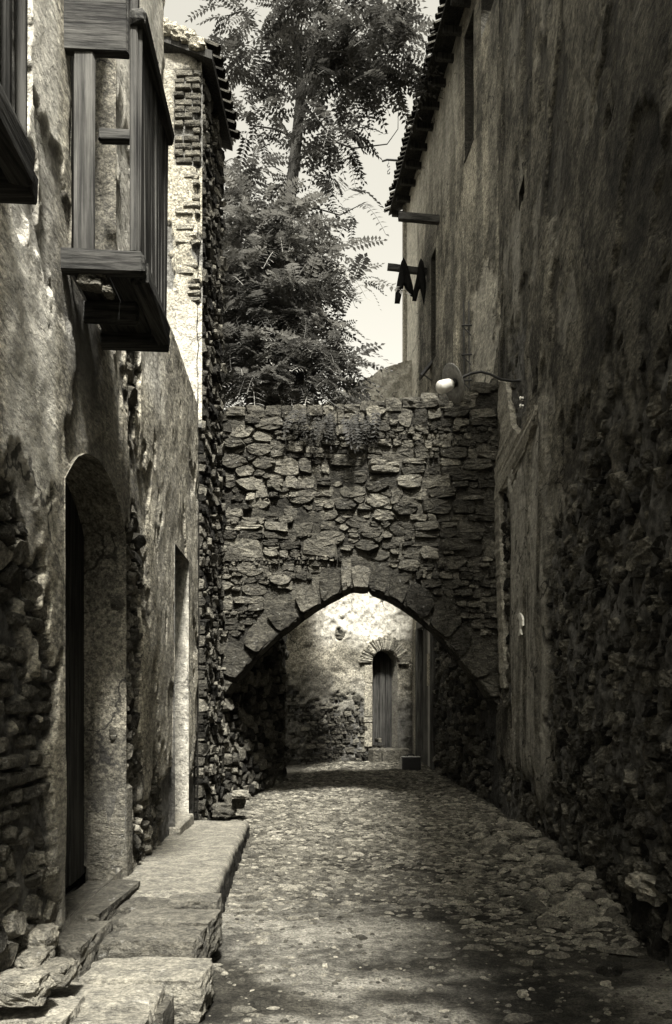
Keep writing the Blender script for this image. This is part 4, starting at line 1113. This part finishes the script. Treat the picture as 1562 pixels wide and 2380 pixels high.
polys = courses(0.8, FF.len - 0.2, 0.1, 9.2, 127, 0.06, 0.15, mk)
lay_stones(FF, polys, fh, M['rubble_far'], 'stone', 128, -0.15, (-0.03, 0.04), 0.008, 290, score=lambda p_: 9 - abs(p_[:, 1].mean() - 1.5) if p_[:, 1].mean() < 5 else 5.5 + 0.01 * p_[:, 0].mean(), tilt=0.5)
v, f = strip_along(FF, arch_outline(*FD, n=16, per=12), 0.02, -0.30, 6, 0.01, 5)
build('door_reveal', v, f, M['reveal_pale'], fh, True, {'bare': 0.0, 'dirt_shade': 0.15, 'clean_lit': 0.6})
fdr = thing('door', None, None); fdr.parent = fh; fdr.location = Vector(FF.pt(FD[0], FD[2], -0.3)) - Vector(fh.location)
for k in range(4):
    w = (FD[1] - FD[0] + 0.06) / 4
    part_box('plank', FF, (FD[0] - 0.03 + k * w, FD[0] - 0.03 + (k + 1) * w - 0.01, 0.5, 2.8, -0.36, -0.305 + 0.01 * (k % 2)), M['wood_dark'], fdr, 0.005, 0.3 + 0.2 * k)
zz = 0.62
for k, hgt in enumerate((0.52, 0.12, 0.72, 0.40)):                    # stone door jamb blocks
    part_box('jamb_block', FF, (FD[0] - 0.18 - 0.02 * (k == 1), FD[0] - 0.004, zz, zz + hgt - 0.012, -0.2, 0.035 + 0.012 * (k == 1)), M['plaster_pier'] if k != 1 else M['block'], fh, 0.012, 0.6)
    zz += hgt
um = (FD[0] + FD[1]) / 2; w_ = (FD[1] - FD[0]) / 2; R = (w_ ** 2 + 0.27 ** 2) / 0.54; zc = FD[3] + 0.27 - R; a0 = math.asin(min(1, w_ / R)) * 1.05
for k in range(25):                                                    # thin bricks on edge over the door
    a = -a0 + (k + 0.5) * 2 * a0 / 25; r0, r1 = R + 0.012, R + 0.27 + 0.06 * rngB.rand()
    cc = np.array([(um + r * math.sin(b_), zc + r * math.cos(b_)) for r, b_ in ((r0, a - a0 * 0.036), (r1, a - a0 * 0.036), (r1, a + a0 * 0.036), (r0, a + a0 * 0.036))])
    s = stone_geo(FF, cc, -0.2, 0.055 + 0.02 * rngB.rand(), rngB, 0.0, 0.9, 0.05)
    if s: build('arch_brick', s[0], s[1], M['brick_pale'], fh, False, {'tone': rngB.rand()})
for k, (x0, x1) in enumerate(((853, 874), (875, 938))):
    u0, u1 = uF(x0), uF(x1)
    v, f = fbox(FF, u0, u1 - 0.008, 0.12, 0.60 - 0.01 * k, 0.02, 0.36, 0.03)
    build('door_step', v + (rngB.rand(*v.shape) - 0.5) * 0.02, f, M['block'], fh, False, {'tone': 0.15 + 0.1 * k})

# ------------------------------------------------------------------ stone ledge along the left house
lg = thing('stone_ledge', 'long flat stone ledge with rough broken near end beneath the left house', 'ledge', (-1.4, 7, 0))
rngG = RS(131)
def ledge_top(name, corners, z0, ztop, mat, seed, tone, nu=26, nv=70, amp=0.02, rag=0.03):
    (x0, y0), (x1, y1), (x2, y2), (x3, y3) = corners            # near-left, near-right, far-right, far-left
    a, b = np.meshgrid(np.linspace(0, 1, nu), np.linspace(0, 1, nv), indexing='ij')
    Xc = (x0 * (1 - a) + x1 * a) * (1 - b) + (x3 * (1 - a) + x2 * a) * b; Yc = (y0 * (1 - a) + y1 * a) * (1 - b) + (y3 * (1 - a) + y2 * a) * b
    e = sstep(0.9, 1.0, a); Xc = Xc + e * rag * (fbm(Yc * 3, Yc * 0, seed) - 0.5) * 2 + e * rag * (fbm(Yc * 12, Yc * 0, seed + 3) - 0.5)
    Zc = ztop(Yc) + amp * (fbm(Xc * 3, Yc * 3, seed + 1) - 0.5) * 2 + amp * 0.5 * (fbm(Xc * 14, Yc * 14, seed + 2) - 0.5) - 0.025 * sstep(0.95, 1.0, a) - 0.02 * sstep(0.02, 0, b)
    T = np.stack([Xc, Yc, Zc], -1).reshape(-1, 3); f = []
    for i_ in range(nu - 1):
        for j_ in range(nv - 1): f.append((i_ * nv + j_, (i_ + 1) * nv + j_, (i_ + 1) * nv + j_ + 1, i_ * nv + j_ + 1))
    v = T.tolist()
    def skirt(idx):
        n0 = len(v); steps = 5
        for s_ in range(1, steps + 1):
            for ii in idx:
                x, y, z = v[ii]; tt = s_ / steps
                v.append([x - 0.02 * tt * 0 + 0.03 * (rngG.rand() - 0.6), y + 0.02 * (rngG.rand() - 0.5), z * (1 - tt) + z0 * tt])
        m = len(idx); rows = [list(idx)] + [[n0 + s_ * m + k_ for k_ in range(m)] for s_ in range(steps)]
        for r_ in range(steps):
            for k_ in range(m - 1): f.append((rows[r_][k_], rows[r_ + 1][k_], rows[r_ + 1][k_ + 1], rows[r_][k_ + 1]))
    skirt([(nu - 1) * nv + j_ for j_ in range(nv)]); skirt([i_ * nv for i_ in range(nu)]); skirt([i_ * nv + nv - 1 for i_ in range(nu)][::-1])
    tn = np.full(len(v), 0.0); tn[:nu * nv] = tone
    return build(name, v, f, mat, lg, True, {'tone': tn})
ledge_top('slab', ((-1.64, 4.98), (-0.915, 4.98), (-1.235, 9.1), (-1.95, 9.1)), -0.05, lambda y: 0.30 - 0.028 * (y - 5.0), M['ledge'], 140, 0.7, rag=0.018)
part_box('slab_joint', LF, (dL(4.9), dL(4.97), 0.0, 0.2, 0.02, 0.55), M['mortar'], lg, 0.02, 0.3)
NS = (((-1.04, 5.12, 0.115), (0.30, 0.22, 0.23), 0.5), ((-1.33, 5.12, 0.10), (0.30, 0.24, 0.20), 0.3),
      ((-1.12, 4.83, 0.09), (0.52, 0.32, 0.22), 0.5), ((-1.42, 4.86, 0.06), (0.22, 0.28, 0.2), 0.3),
      ((-1.10, 4.52, 0.075), (0.44, 0.28, 0.22), 0.45), ((-1.38, 4.56, 0.05), (0.2, 0.26, 0.2), 0.3),
      ((-1.08, 4.20, 0.07), (0.58, 0.34, 0.22), 1.1), ((-1.43, 4.25, 0.03), (0.2, 0.3, 0.18), 0.4),
      ((-1.22, 3.90, 0.06), (0.52, 0.30, 0.20), 1.2), ((-0.98, 3.92, 0.02), (0.14, 0.24, 0.18), 0.2),
      ((-1.45, 3.66, 0.08), (0.40, 0.30, 0.22), 1.3), ((-1.12, 3.62, 0.05), (0.36, 0.28, 0.20), 1.0), ((-1.3, 3.36, 0.06), (0.5, 0.28, 0.2), 1.2), ((-1.0, 3.36, 0.03), (0.2, 0.26, 0.18), 0.4))
for k, (c, s_, t_) in enumerate(NS): rock('ledge_stone', (c[0] + 0.05, c[1] - 0.27, c[2] + 0.075 * (c[1] > 4.3) + 0.03), (s_[0] * 1.05, s_[1] * 1.08, s_[2]), M['ledge'], lg, 150 + k, 0.075, 0.78, 10, t_ * 0.7, (rngG.rand() - 0.5) * 0.15)
v, f = bevbox((-1.6, 3.0, -0.1), (-1.02, 4.97, 0.11), 0.02); build('earth_fill', v, f, M['mortar'], lg, False, {'tone': 1.2})
# doorstep
ds = thing('doorstep', 'worn stone doorstep below the arched doorway', 'doorstep', (-1.55, 4.6, 0))
rock('step_stone', (-1.60, 4.82, 0.24), (0.36, 0.86, 0.22), M['ledge'], ds, 170, 0.10, 0.85, 9, 0.25)
rock('step_stone', (-1.50, 4.15, 0.20), (0.30, 0.52, 0.24), M['ledge'], ds, 171, 0.12, 0.8, 9, 0.3)
# broken pale masonry at the near corner
bm_ = thing('broken_masonry', 'pale broken lumps of masonry at the bottom left corner of the house', 'masonry', (-1.5, 3.5, 0))
for k, (x, y, d, sx, sz, tn) in enumerate(((108, 2185, 3.75, 0.16, 0.15, 1.7), (120, 2030, 3.98, 0.10, 0.07, 1.3), (90, 2235, 3.6, 0.2, 0.12, 0.7), (60, 2295, 3.3, 0.3, 0.14, 0.8), (150, 2260, 3.55, 0.18, 0.11, 0.5))):
    p = P(x, y, d); rock('masonry_lump', (p.x - 0.03, p.y, p.z), (sx * 0.8, 0.2, sz * 0.8), M['block'], bm_, 180 + k, 0.2, 0.5, 8, tn * 0.6)

# pale guard stone at the right edge
gs = thing('guard_stone', 'pale flat-topped guard stone against the right wall', 'stone block', (1.7, 4.9, 0))
rock('capping_stone', (1.93, 4.9, 0.38), (0.42, 0.5, 0.16), M['block'], gs, 191, 0.15, 0.6, 11, 0.9)
rock('base_stone', (1.97, 4.9, 0.14), (0.40, 0.5, 0.40), M['rubble_dark'], gs, 192, 0.2, 0.7, 8, 0.1)

# ------------------------------------------------------------------ loose stones lying in the lane
for k, (x, y, sx, sy, sz, mat, tn, lab) in enumerate((
        (1255, 2252, 0.075, 0.06, 0.06, 'cobble', -0.1, 'dark wedge-shaped stone lying on bare earth in the right foreground'),
        (1215, 2312, 0.05, 0.04, 0.035, 'block', 1.5, 'small white stone chip at the bottom right of the lane'),
        (1418, 2258, 0.13, 0.09, 0.07, 'rubble_dark', 0.1, 'dark flat stone near the right edge of the foreground'),
        (1408, 2290, 0.06, 0.05, 0.03, 'block', 1.2, 'pale stone chip lying by the right edge'),
        (1340, 2030, 0.22, 0.09, 0.06, 'block', 0.8, 'long pale stone sliver beside the right wall'),
        (1180, 1965, 0.16, 0.1, 0.07, 'block', 0.5, 'rounded grey stone by the earth bank at the right'),
        (755, 2252, 0.03, 0.03, 0.02, 'block', 1.5, 'tiny white pebble in the middle foreground'),
        (840, 2182, 0.09, 0.05, 0.02, 'rubble_dark', 0.3, 'thin dark flake of stone in mid lane'))):
    d = CAMH * F / (y - CY); p = P(x, y, d); z = float(zg(p.x, p.y))
    o = rock('loose_stone', (p.x, p.y, z + sz * 0.35), (sx, sy, sz), M[mat], None, 200 + k, 0.22, 0.5, 5, tn, 0.3 * k)
    tag(o, lab, 'stone', 'loose stones in the lane')

# ------------------------------------------------------------------ suitcase
cs = P(957, 1790, 15.2); cz0 = float(zg(cs.x, 15.2))
sc = thing('suitcase', 'small black suitcase standing on the cobbles by the far door', 'suitcase', (cs.x, 15.2, cz0))
SFm = Frame((cs.x - 0.185, 15.12), (cs.x + 0.185, 15.17), 1)
part_box('body', SFm, (0, 0.37, cz0 + 0.015, cz0 + 0.275, -0.16, -0.0), M['case'], sc, 0.018)
part_box('lid', SFm, (0.001, 0.369, cz0 + 0.0155, cz0 + 0.276, -0.225, -0.165), M['case'], sc, 0.018)
part_box('top_panel', SFm, (0.015, 0.355, cz0 + 0.274, cz0 + 0.281, -0.21, -0.012), M['case_lit'], sc, 0.003)  # lit top and left side put in as pale panels
part_box('side_panel', SFm, (-0.006, 0.0, cz0 + 0.03, cz0 + 0.26, -0.2, -0.02), M['case_lit'], sc, 0.002)
v, f = tube([SFm.pt(0.12, cz0 + 0.28, -0.1), SFm.pt(0.125, cz0 + 0.31, -0.1), SFm.pt(0.185, cz0 + 0.32, -0.1), SFm.pt(0.245, cz0 + 0.31, -0.1), SFm.pt(0.25, cz0 + 0.28, -0.1)], 0.012, 6)
build('handle', v, f, M['case'], sc, True)
for u in (0.07, 0.28): part_box('clasp', SFm, (u, u + 0.03, cz0 + 0.279, cz0 + 0.287, -0.12, -0.07), M['enamel'], sc, 0.002)

# ------------------------------------------------------------------ street lamp on its curved arm
LD = 9.3
lamp = thing('street_lamp', 'street lamp with tilted disc shade and glass globe on a curved arm', 'street lamp', tuple(P(1250, 884, LD)))
LP = lambda x, y, d=LD: P(x, y, d)
v, f = tube([LP(1262, 884, 9.1), LP(1225, 884), LP(1190, 886), LP(1165, 882), LP(1140, 870), LP(1118, 864), LP(1095, 868), LP(1066, 881), LP(1058, 886)], [0.016] * 9, 8)
build('arm', v, f, M['iron'], lamp, True)
ax = Vector((-0.86, -0.30, -0.40)).normalized(); oc = LP(1056, 890, LD)
R0 = 0.225
v, f = lathe([(0.02, -0.075), (0.045, -0.07), (0.05, -0.03), (R0 * 0.6, -0.012), (R0, 0.014), (R0, 0.020), (R0 * 0.6, -0.004), (0.04, -0.018), (0.0, -0.018)], oc, ax, 28)
build('shade', v, f, M['enamel'], lamp, True)
v, f = lathe([(0.048, -0.02), (0.052, 0.03), (0.046, 0.035)], oc, ax, 16); build('collar', v, f, M['iron'], lamp, True)
v, f = lathe([(0.045, 0.025), (0.058, 0.045), (0.070, 0.07), (0.078, 0.17), (0.076, 0.20), (0.060, 0.222), (0.0, 0.232)], oc, ax, 20); build('globe', v, f, M['glass'], lamp, True)
v, f = tube([LP(1246, 878, 9.1), LP(1250, 892, 9.1)], 0.035, 8); build('wall_plate', v, f, M['iron'], lamp, True)
# cluster of porcelain insulators
ins = thing('insulator_bracket', 'four white porcelain insulators on a bracket below the lamp arm', 'insulator', tuple(P(1222, 935, 9.2)))
for k, (x, y, r, L) in enumerate(((1212, 926, 0.022, 0.055), (1230, 927, 0.030, 0.085), (1212, 944, 0.022, 0.055), (1232, 946, 0.030, 0.085))):
    p = P(x, y, 9.2); e = Vector((-L / 2, -0.01, 0))
    v, f = lathe([(0.0, -L / 2), (r, -L / 2 + 0.006), (r, -L / 6), (r * 0.75, -L / 12), (r * 0.75, L / 12), (r, L / 6), (r, L / 2 - 0.006), (0.0, L / 2)], p, (1, 0.1, -0.15), 12)
    build('insulator', v, f, M['porcelain'], ins, True)
for y in (927, 945):
    v, f = tube([P(1204, y, 9.2), P(1252, y + 2, 9.15)], 0.008, 6); build('pin', v, f, M['iron'], ins, True)
v, f = tube([P(1246, 905, 9.17), P(1247, 965, 9.17)], 0.014, 6); build('bar', v, f, M['iron'], ins, True)
# wires of the bracket
for k, (a, b_) in enumerate((((1236, 922), (1262, 905)), ((1222, 952), (1219, 1010)))):
    v, f = tube([P(*a, 9.18), P((a[0] + b_[0]) / 2, (a[1] + b_[1]) / 2 + 4, 9.16), P(*b_, 9.12)], 0.004, 5); build('wire', v, f, M['iron'], ins, True)

# iron rack on the eaved house
rk = thing('iron_rack', 'black iron bracket rack with three arms on the wall behind the lamp', 'bracket', tuple(P(1088, 900, 12.6)))
def onB(x, y, h=0.1):
    u, z = BF.uz(x, y); return Vector(BF.pt(u, z, h))
for x in (1085, 1097):
    v, f = tube([onB(x, 700, 0.05), onB(x + 1, 905, 0.05)], 0.011, 6); build('upright', v, f, M['iron'], rk)
for y in (758, 826, 886):
    a = onB(1100, y - 2, 0.02); b_ = onB(1096, y, 0.16); c_ = onB(1098, y + 22, 0.02)
    v, f = tube([a, b_], 0.014, 6); build('rack_arm', v, f, M['iron'], rk)
    v, f = tube([c_, b_], 0.010, 6); build('strut', v, f, M['iron'], rk)

# hanging black hood on the eaved house
hd = thing('window_hood', 'small black tilted hood fixed to the eaved house left of the lamp', 'hood', tuple(onB(992, 865, 0.05)))
a = onB(1008, 828, 0.0); b_ = onB(1004, 866, 0.0); ln = Vector((-0.22, -0.05, -0.26)); sd_ = Vector((-0.02, 0.25, 0))
top_ = onB(1006, 832, 0.0)
v = [top_, top_ + sd_, top_ + sd_ + Vector((-0.24, 0, -0.30)), top_ + Vector((-0.24, 0, -0.30))]; v += [q_ + Vector((0.03, 0, -0.04)) for q_ in v]
build('hood_board', [tuple(q_) for q_ in v], BOXF, M['iron'], hd)
v, f = tube([top_ + Vector((-0.2, 0.05, -0.28)), onB(1004, 885, 0.0)], 0.012, 6); build('stay', v, f, M['iron'], hd)

# projecting beams and poles
def beam(name, label, a, b_, w, h, mat, cat='beam', n=8):
    o = thing(name, label, cat, tuple(b_))
    a, b_ = Vector(a), Vector(b_); t_ = (b_ - a).normalized(); s_ = t_.cross(Vector((0, 0, 1))).normalized() * w / 2; up = s_.cross(t_).normalized() * h / 2
    v = []; m = 7; rr = RS(int(abs(a.x * 100)))
    for k in range(m):
        p = a.lerp(b_, k / (m - 1)) + Vector(((rr.rand() - 0.5) * 0.012, 0, (rr.rand() - 0.5) * 0.012))
        v += [tuple(p + s_ * i_ + up * j_) for i_, j_ in ((-1, -1), (1, -1), (1, 1), (-1, 1))]
    f = [(3, 2, 1, 0), tuple(4 * (m - 1) + k for k in range(4))]
    for k in range(m - 1):
        for i_ in range(4): f.append((4 * k + i_, 4 * k + (i_ + 1) % 4, 4 * k + 4 + (i_ + 1) % 4, 4 * k + 4 + i_))
    build('timber', v, f, mat, o, False, {'tone': 0.7}); return o
u_, z_ = BF.uz(1020, 512); dd = 18 * 0 + BF.pt(u_, z_)[1]
beam('wall_beam', 'weathered timber beam jutting from the wall just below the tiled eave', P(926, 503, dd + 0.1), Vector(BF.pt(u_, z_, -0.1)), 0.11, 0.13, M['beam_x'])
u_, z_ = BF.uz(992, 633); dd = BF.pt(u_, z_)[1]
pole = beam('laundry_pole', 'dark timber pole jutting from the wall with clothes hung over it', P(901, 620, dd), Vector(BF.pt(u_, z_, -0.1)), 0.09, 0.11, M['beam_x'], 'pole')
def garment(name, label, outline, d, seed):
    """a limp piece of cloth: outline in plate coordinates, given real folds and thickness"""
    pts = np.array([P(x, y, d) for x, y in outline]); rr = RS(seed)
    n_ = len(pts); c = pts.mean(0); v = []; f = []
    rings = 4
    for s_ in (1, -1):
        for r_ in range(rings):
            k_ = 1 - r_ / rings
            for q_ in pts:
                p = c + (q_ - c) * k_; fold = 0.05 * math.sin(p[0] * 38 + seed) * (1 - k_ * 0.5)
                v.append((p[0], p[1] + fold + s_ * (0.018 + 0.05 * (1 - k_)), p[2]))
        v.append((c[0], c[1] + s_ * 0.07, c[2]))
    per = rings * n_ + 1
    for s_ in (0, 1):
        o_ = s_ * per
        for r_ in range(rings - 1):
            for k in range(n_):
                q_ = (o_ + r_ * n_ + k, o_ + r_ * n_ + (k + 1) % n_, o_ + (r_ + 1) * n_ + (k + 1) % n_, o_ + (r_ + 1) * n_ + k)
                f.append(q_ if s_ else q_[::-1])
        for k in range(n_):
            q_ = (o_ + (rings - 1) * n_ + k, o_ + (rings - 1) * n_ + (k + 1) % n_, o_ + rings * n_); f.append(q_ if s_ else q_[::-1])
    for k in range(n_): f.append((k, (k + 1) % n_, per + (k + 1) % n_, per + k))
    o = build(name, v, f, M['cloth'], None, True); return tag(o, label, 'garment', 'clothes hung on the pole')
garment('hanging_garment', 'black two-legged garment hung over the outer end of the pole', [(938, 598), (945, 612), (950, 630), (955, 648), (960, 665), (962, 690), (954, 688), (948, 672), (944, 660), (938, 655), (932, 664), (930, 684), (929, 706), (917, 705), (919, 680), (923, 655), (928, 630), (932, 612)], dd - 0.06, 3)
garment('hanging_garment', 'black garment hanging from the pole close to the house wall', [(978, 600), (984, 612), (987, 632), (990, 655), (990, 680), (985, 712), (981, 690), (977, 668), (972, 678), (968, 700), (958, 698), (960, 678), (966, 655), (970, 632), (973, 612)], dd - 0.05, 5)
# hook on a rod under the eave
hk = thing('hook_rod', 'thin iron rod with hanging S hook sticking out beyond the eave', 'hook', tuple(P(928, 372, 17.2)))
v, f = tube([P(888, 375, 17.2), P(900, 371, 17.2), P(930, 373, 17.2), P(985, 392, 17.2)], [0.018, 0.022, 0.024, 0.026], 6); build('rod', v, f, M['iron'], hk)
v, f = tube([P(x, y, 17.2) for x, y in ((903, 370), (904, 378), (900, 384), (902, 389), (906, 386), (906, 392), (901, 398), (901, 404), (905, 404), (906, 400))], 0.011, 5); build('hook', v, f, M['iron'], hk)

# ------------------------------------------------------------------ trees behind the arch
def leaf_template(seed, pairs=9, droop=0.35):
    rr = RS(seed); v = []; f = []
    def z_at(t): return 0.10 * math.sin(t * 2.2) - droop * t * t
    for k in range(8):
        t0, t1 = k / 8, (k + 1) / 8; n0 = len(v)
        v += [(t0, -0.006, z_at(t0)), (t1, -0.006, z_at(t1)), (t1, 0.006, z_at(t1)), (t0, 0.006, z_at(t0))]; f.append((n0, n0 + 1, n0 + 2, n0 + 3))
    for k in range(pairs + 1):
        t = 0.16 + 0.84 * k / pairs
        for s_ in ((1, -1) if k < pairs else (0,)):
            L = 0.185 * (1.0 - 0.45 * abs(t - 0.45)) * (0.85 + 0.3 * rr.rand()); w = L * 0.25
            a = (math.radians(62 + 14 * rr.rand()) * s_) if s_ else 0.0
            dx, dy = math.cos(a), math.sin(a); px_, py_ = -dy, dx; dz = -0.35 + 0.4 * rr.rand()
            n0 = len(v); z0 = z_at(t)
            v += [(t, 0, z0), (t + dx * L * 0.45 + px_ * w, dy * L * 0.45 + py_ * w, z0 + dz * L * 0.4 + 0.01), (t + dx * L, dy * L, z0 + dz * L), (t + dx * L * 0.45 - px_ * w, dy * L * 0.45 - py_ * w, z0 + dz * L * 0.4 + 0.01)]
            f.append((n0, n0 + 1, n0 + 2, n0 + 3))
    return np.array(v), np.array(f)
LT = [leaf_template(k, 8 + k % 3, 0.15 + 0.12 * k) for k in range(5)]
LTM = []; LTP = []
for k, (v, f) in enumerate(LT):
    for tn in (0.15, 0.55, 0.95):
        me = bpy.data.meshes.new('leaf'); me.from_pydata(v.tolist(), [], f.tolist())
        a = me.attributes.new('tone', 'FLOAT', 'POINT'); a.data.foreach_set('value', [tn] * len(v)); mp = me.copy(); mp.materials.append(M['leaf_pale']); LTP.append(mp); me.materials.append(M['leaf']); LTM.append(me)
def foliage(tree, blobs, seed, n_single=298, size=(0.5, 0.78), mat=None, tset=None):
    mat = mat or M['leaf']; tset = tset or LTM
    """blobs: (x, y, depth, radius x, radius y, radius depth, leaves)"""
    rr = RS(seed); V = []; Fc = []; T = []; off = 0; cand = []
    for (x, y, d, rx, ry, rd, n_) in blobs:
        c = P(x, y, d); s_ = d / F
        for k in range(n_):
            q_ = rr.randn(3); q_ /= np.linalg.norm(q_); r_ = rr.rand() ** 0.42
            p = np.array(c) + q_ * r_ * np.array([rx * s_, rd, ry * s_])
            out = q_ * np.array([1, 1, 0.4]); th = math.atan2(out[1], out[0]) + (rr.rand() - 0.5) * 1.6
            cand.append((p, th, (rr.rand() - 0.6) * 0.9, (rr.rand() - 0.5) * 1.2, size[0] + (size[1] - size[0]) * rr.rand(), rr.randint(5), rr.rand(), r_))
    order = sorted(range(len(cand)), key=lambda i_: -cand[i_][7] - 0.3 * rr.rand())
    base = Vector(tree.location); singles = set(order[:n_single])
    for i_, (p, th, pit, rol, s_, kk, tn, r_) in enumerate(cand):
        mw = Matrix.Translation(Vector(p) - base) @ Matrix.Rotation(th, 4, 'Z') @ Matrix.Rotation(-pit, 4, 'Y') @ Matrix.Rotation(rol, 4, 'X') @ Matrix.Scale(s_, 4)
        if i_ in singles:
            o = link_mesh('leaf', tset[kk * 3 + int(tn * 2.99)], None, tree); o.matrix_local = mw
        else:
            A = np.array(mw); v, f = LT[kk]; V.append(v @ A[:3, :3].T + A[:3, 3] + np.array(base)); Fc.append(f + off); T.append(np.full(len(v), tn)); off += len(v)
    o = build('crown', np.concatenate(V), np.concatenate(Fc), mat, tree, False, {'tone': np.concatenate(T)}); o['kind'] = 'stuff'
def limb(tree, name, pts, r0, r1, nn=8):
    m = len(pts); v, f = tube(pts, list(np.linspace(r0, r1, m)), nn); return build(name, v, f, M['bark'], tree, True, {'tone': 0.7})
TD = 14.2
t1 = thing('tall_tree', 'tall slender tree with feathery leaves rising behind the archway', 'tree', (-1.75, 14.4, 0.25))
limb(t1, 'trunk', [(-1.75, 14.4, 0.2), (-1.72, 14.4, 3), (-1.55, 14.3, 6), P(655, 620, TD), P(672, 480, TD), P(684, 380, TD), P(693, 290, TD), P(703, 190, TD)], 0.13, 0.088)
limb(t1, 'branch', [P(702, 195, TD), P(694, 150, TD), P(688, 90, TD), P(684, -40, TD)], 0.065, 0.03)
limb(t1, 'branch', [P(703, 195, TD), P(716, 165, TD), P(726, 120, TD), P(738, 0, TD)], 0.07, 0.04)
limb(t1, 'branch', [P(703, 240, TD), P(735, 275, TD - .2), P(780, 330, TD - .4), P(820, 345, TD - .5), P(900, 335, TD - .4), P(925, 300, TD - .4), P(926, 250, TD - .4)], 0.022, 0.004, 5)
limb(t1, 'branch', [P(700, 210, TD), P(650, 170, TD + .3), P(590, 150, TD + .6)], 0.03, 0.01, 5)
limb(t1, 'branch', [P(690, 320, TD), P(640, 300, TD + .2), P(580, 290, TD + .4)], 0.03, 0.008, 5)
limb(t1, 'branch', [P(672, 490, TD), P(720, 480, TD - .3), P(790, 500, TD - .5), P(850, 470, TD - .6)], 0.02, 0.006, 5)
limb(t1, 'branch', [P(726, 120, TD), P(800, 150, TD - .3), P(900, 170, TD - .6)], 0.04, 0.012, 6)
foliage(t1, [(860, 120, TD - .4, 95, 58, .6, 170), (790, 60, TD, 150, 60, 1.0, 170), (900, 195, TD - .5, 30, 30, .4, 12), (780, 230, TD - .2, 55, 35, .5, 26),
             (595, 130, TD + .5, 85, 40, .6, 34), (565, 235, TD + .4, 48, 30, .5, 20), (600, 310, TD + .6, 62, 26, .5, 20), (620, 50, TD + .4, 120, 50, 1.0, 80),
             (770, 310, TD - .4, 44, 34, .4, 34), (815, 345, TD - .5, 28, 20, .4, 14), (735, 405, TD, 28, 24, .4, 9), (580, 410, TD + .3, 52, 34, .5, 34), (535, 440, TD, 26, 40, .5, 22),
             (785, 465, TD - .5, 34, 14, .4, 9), (825, 490, TD - .6, 14, 10, .3, 4), (712, 440, TD + .3, 30, 18, .4, 8), (520, 180, TD + .5, 34, 40, .5, 10)], 301)
t2 = thing('leafy_tree', 'dense dark leafy tree overhanging the top of the archway wall', 'tree', (-1.9, 12.9, 0.2))
D2_ = 12.9
limb(t2, 'trunk', [(-1.95, 12.95, 0.1), (-1.9, 12.9, 3), (-1.75, 12.9, 5), P(600, 800, D2_), P(620, 620, D2_)], 0.12, 0.05)
for (x, y) in ((840, 640), (830, 840), (760, 720), (560, 560), (700, 560), (800, 960)):
    limb(t2, 'branch', [P(605, 780, D2_), P((605 + x) / 2, (740 + y) / 2, D2_ - .1), P(x, y, D2_ - .25)], 0.035, 0.006, 5)
foliage(t2, [(610, 515, D2_ + .3, 80, 26, .7, 110), (680, 545, D2_, 62, 26, .6, 90), (570, 580, D2_ + .2, 66, 34, .7, 130), (665, 620, D2_, 84, 32, .7, 160), (565, 670, D2_ - .1, 66, 34, .7, 150), (665, 705, D2_ - .2, 74, 30, .6, 140), (590, 755, D2_ - .2, 86, 34, .7, 170), (560, 835, D2_ - .3, 66, 36, .6, 150), (660, 850, D2_ - .3, 80, 34, .6, 160), (590, 915, D2_ - .3, 100, 30, .6, 170), (600, 700, D2_ + .6, 92, 190, .3, 300),
             (765, 630, D2_ - .4, 40, 30, .4, 18), (820, 655, D2_ - .5, 34, 16, .3, 14), (715, 790, D2_ - .2, 66, 60, .5, 80), (785, 835, D2_ - .4, 36, 26, .4, 24), (735, 875, D2_ - .3, 70, 44, .5, 90),
             (720, 930, D2_ - .4, 120, 28, .5, 90), (775, 770, D2_ - .4, 26, 22, .3, 10), (800, 590, D2_ - .4, 24, 14, .3, 7)], 302, size=(0.30, 0.78), mat=M['leaf_pale'], tset=LTP)
t3 = thing('overhanging_branch', 'drooping fern-like sprays hanging over the top of the archway wall', 'branch', tuple(P(760, 945, 11.4)))
limb(t3, 'stem', [P(740, 930, 12.2), P(755, 925, 11.5), P(790, 950, 10.95)], 0.02, 0.008, 5)
foliage(t3, [(735, 985, 10.9, 26, 26, .15, 9), (810, 980, 10.9, 38, 26, .18, 14), (770, 950, 11.0, 60, 16, .2, 16), (700, 950, 11.0, 40, 14, .2, 10)], 303, 298, (0.3, 0.48)) if False else None
rr = RS(9)
for k in range(20):
    x = 690 + 190 * rr.rand(); p = P(x, 940 + 30 * rr.rand(), 10.95 + 0.1 * rr.rand())
    o = link_mesh('leaf', LTM[3 * rr.randint(5)], None, t3)
    o.matrix_local = Matrix.Translation(p - Vector(t3.location)) @ Matrix.Rotation(-math.pi / 2 + (rr.rand() - 0.5) * 2.4, 4, 'Z') @ Matrix.Rotation(0.9 + 0.5 * rr.rand(), 4, 'Y') @ Matrix.Rotation((rr.rand() - .5), 4, 'X') @ Matrix.Scale(0.34 + 0.2 * rr.rand(), 4)
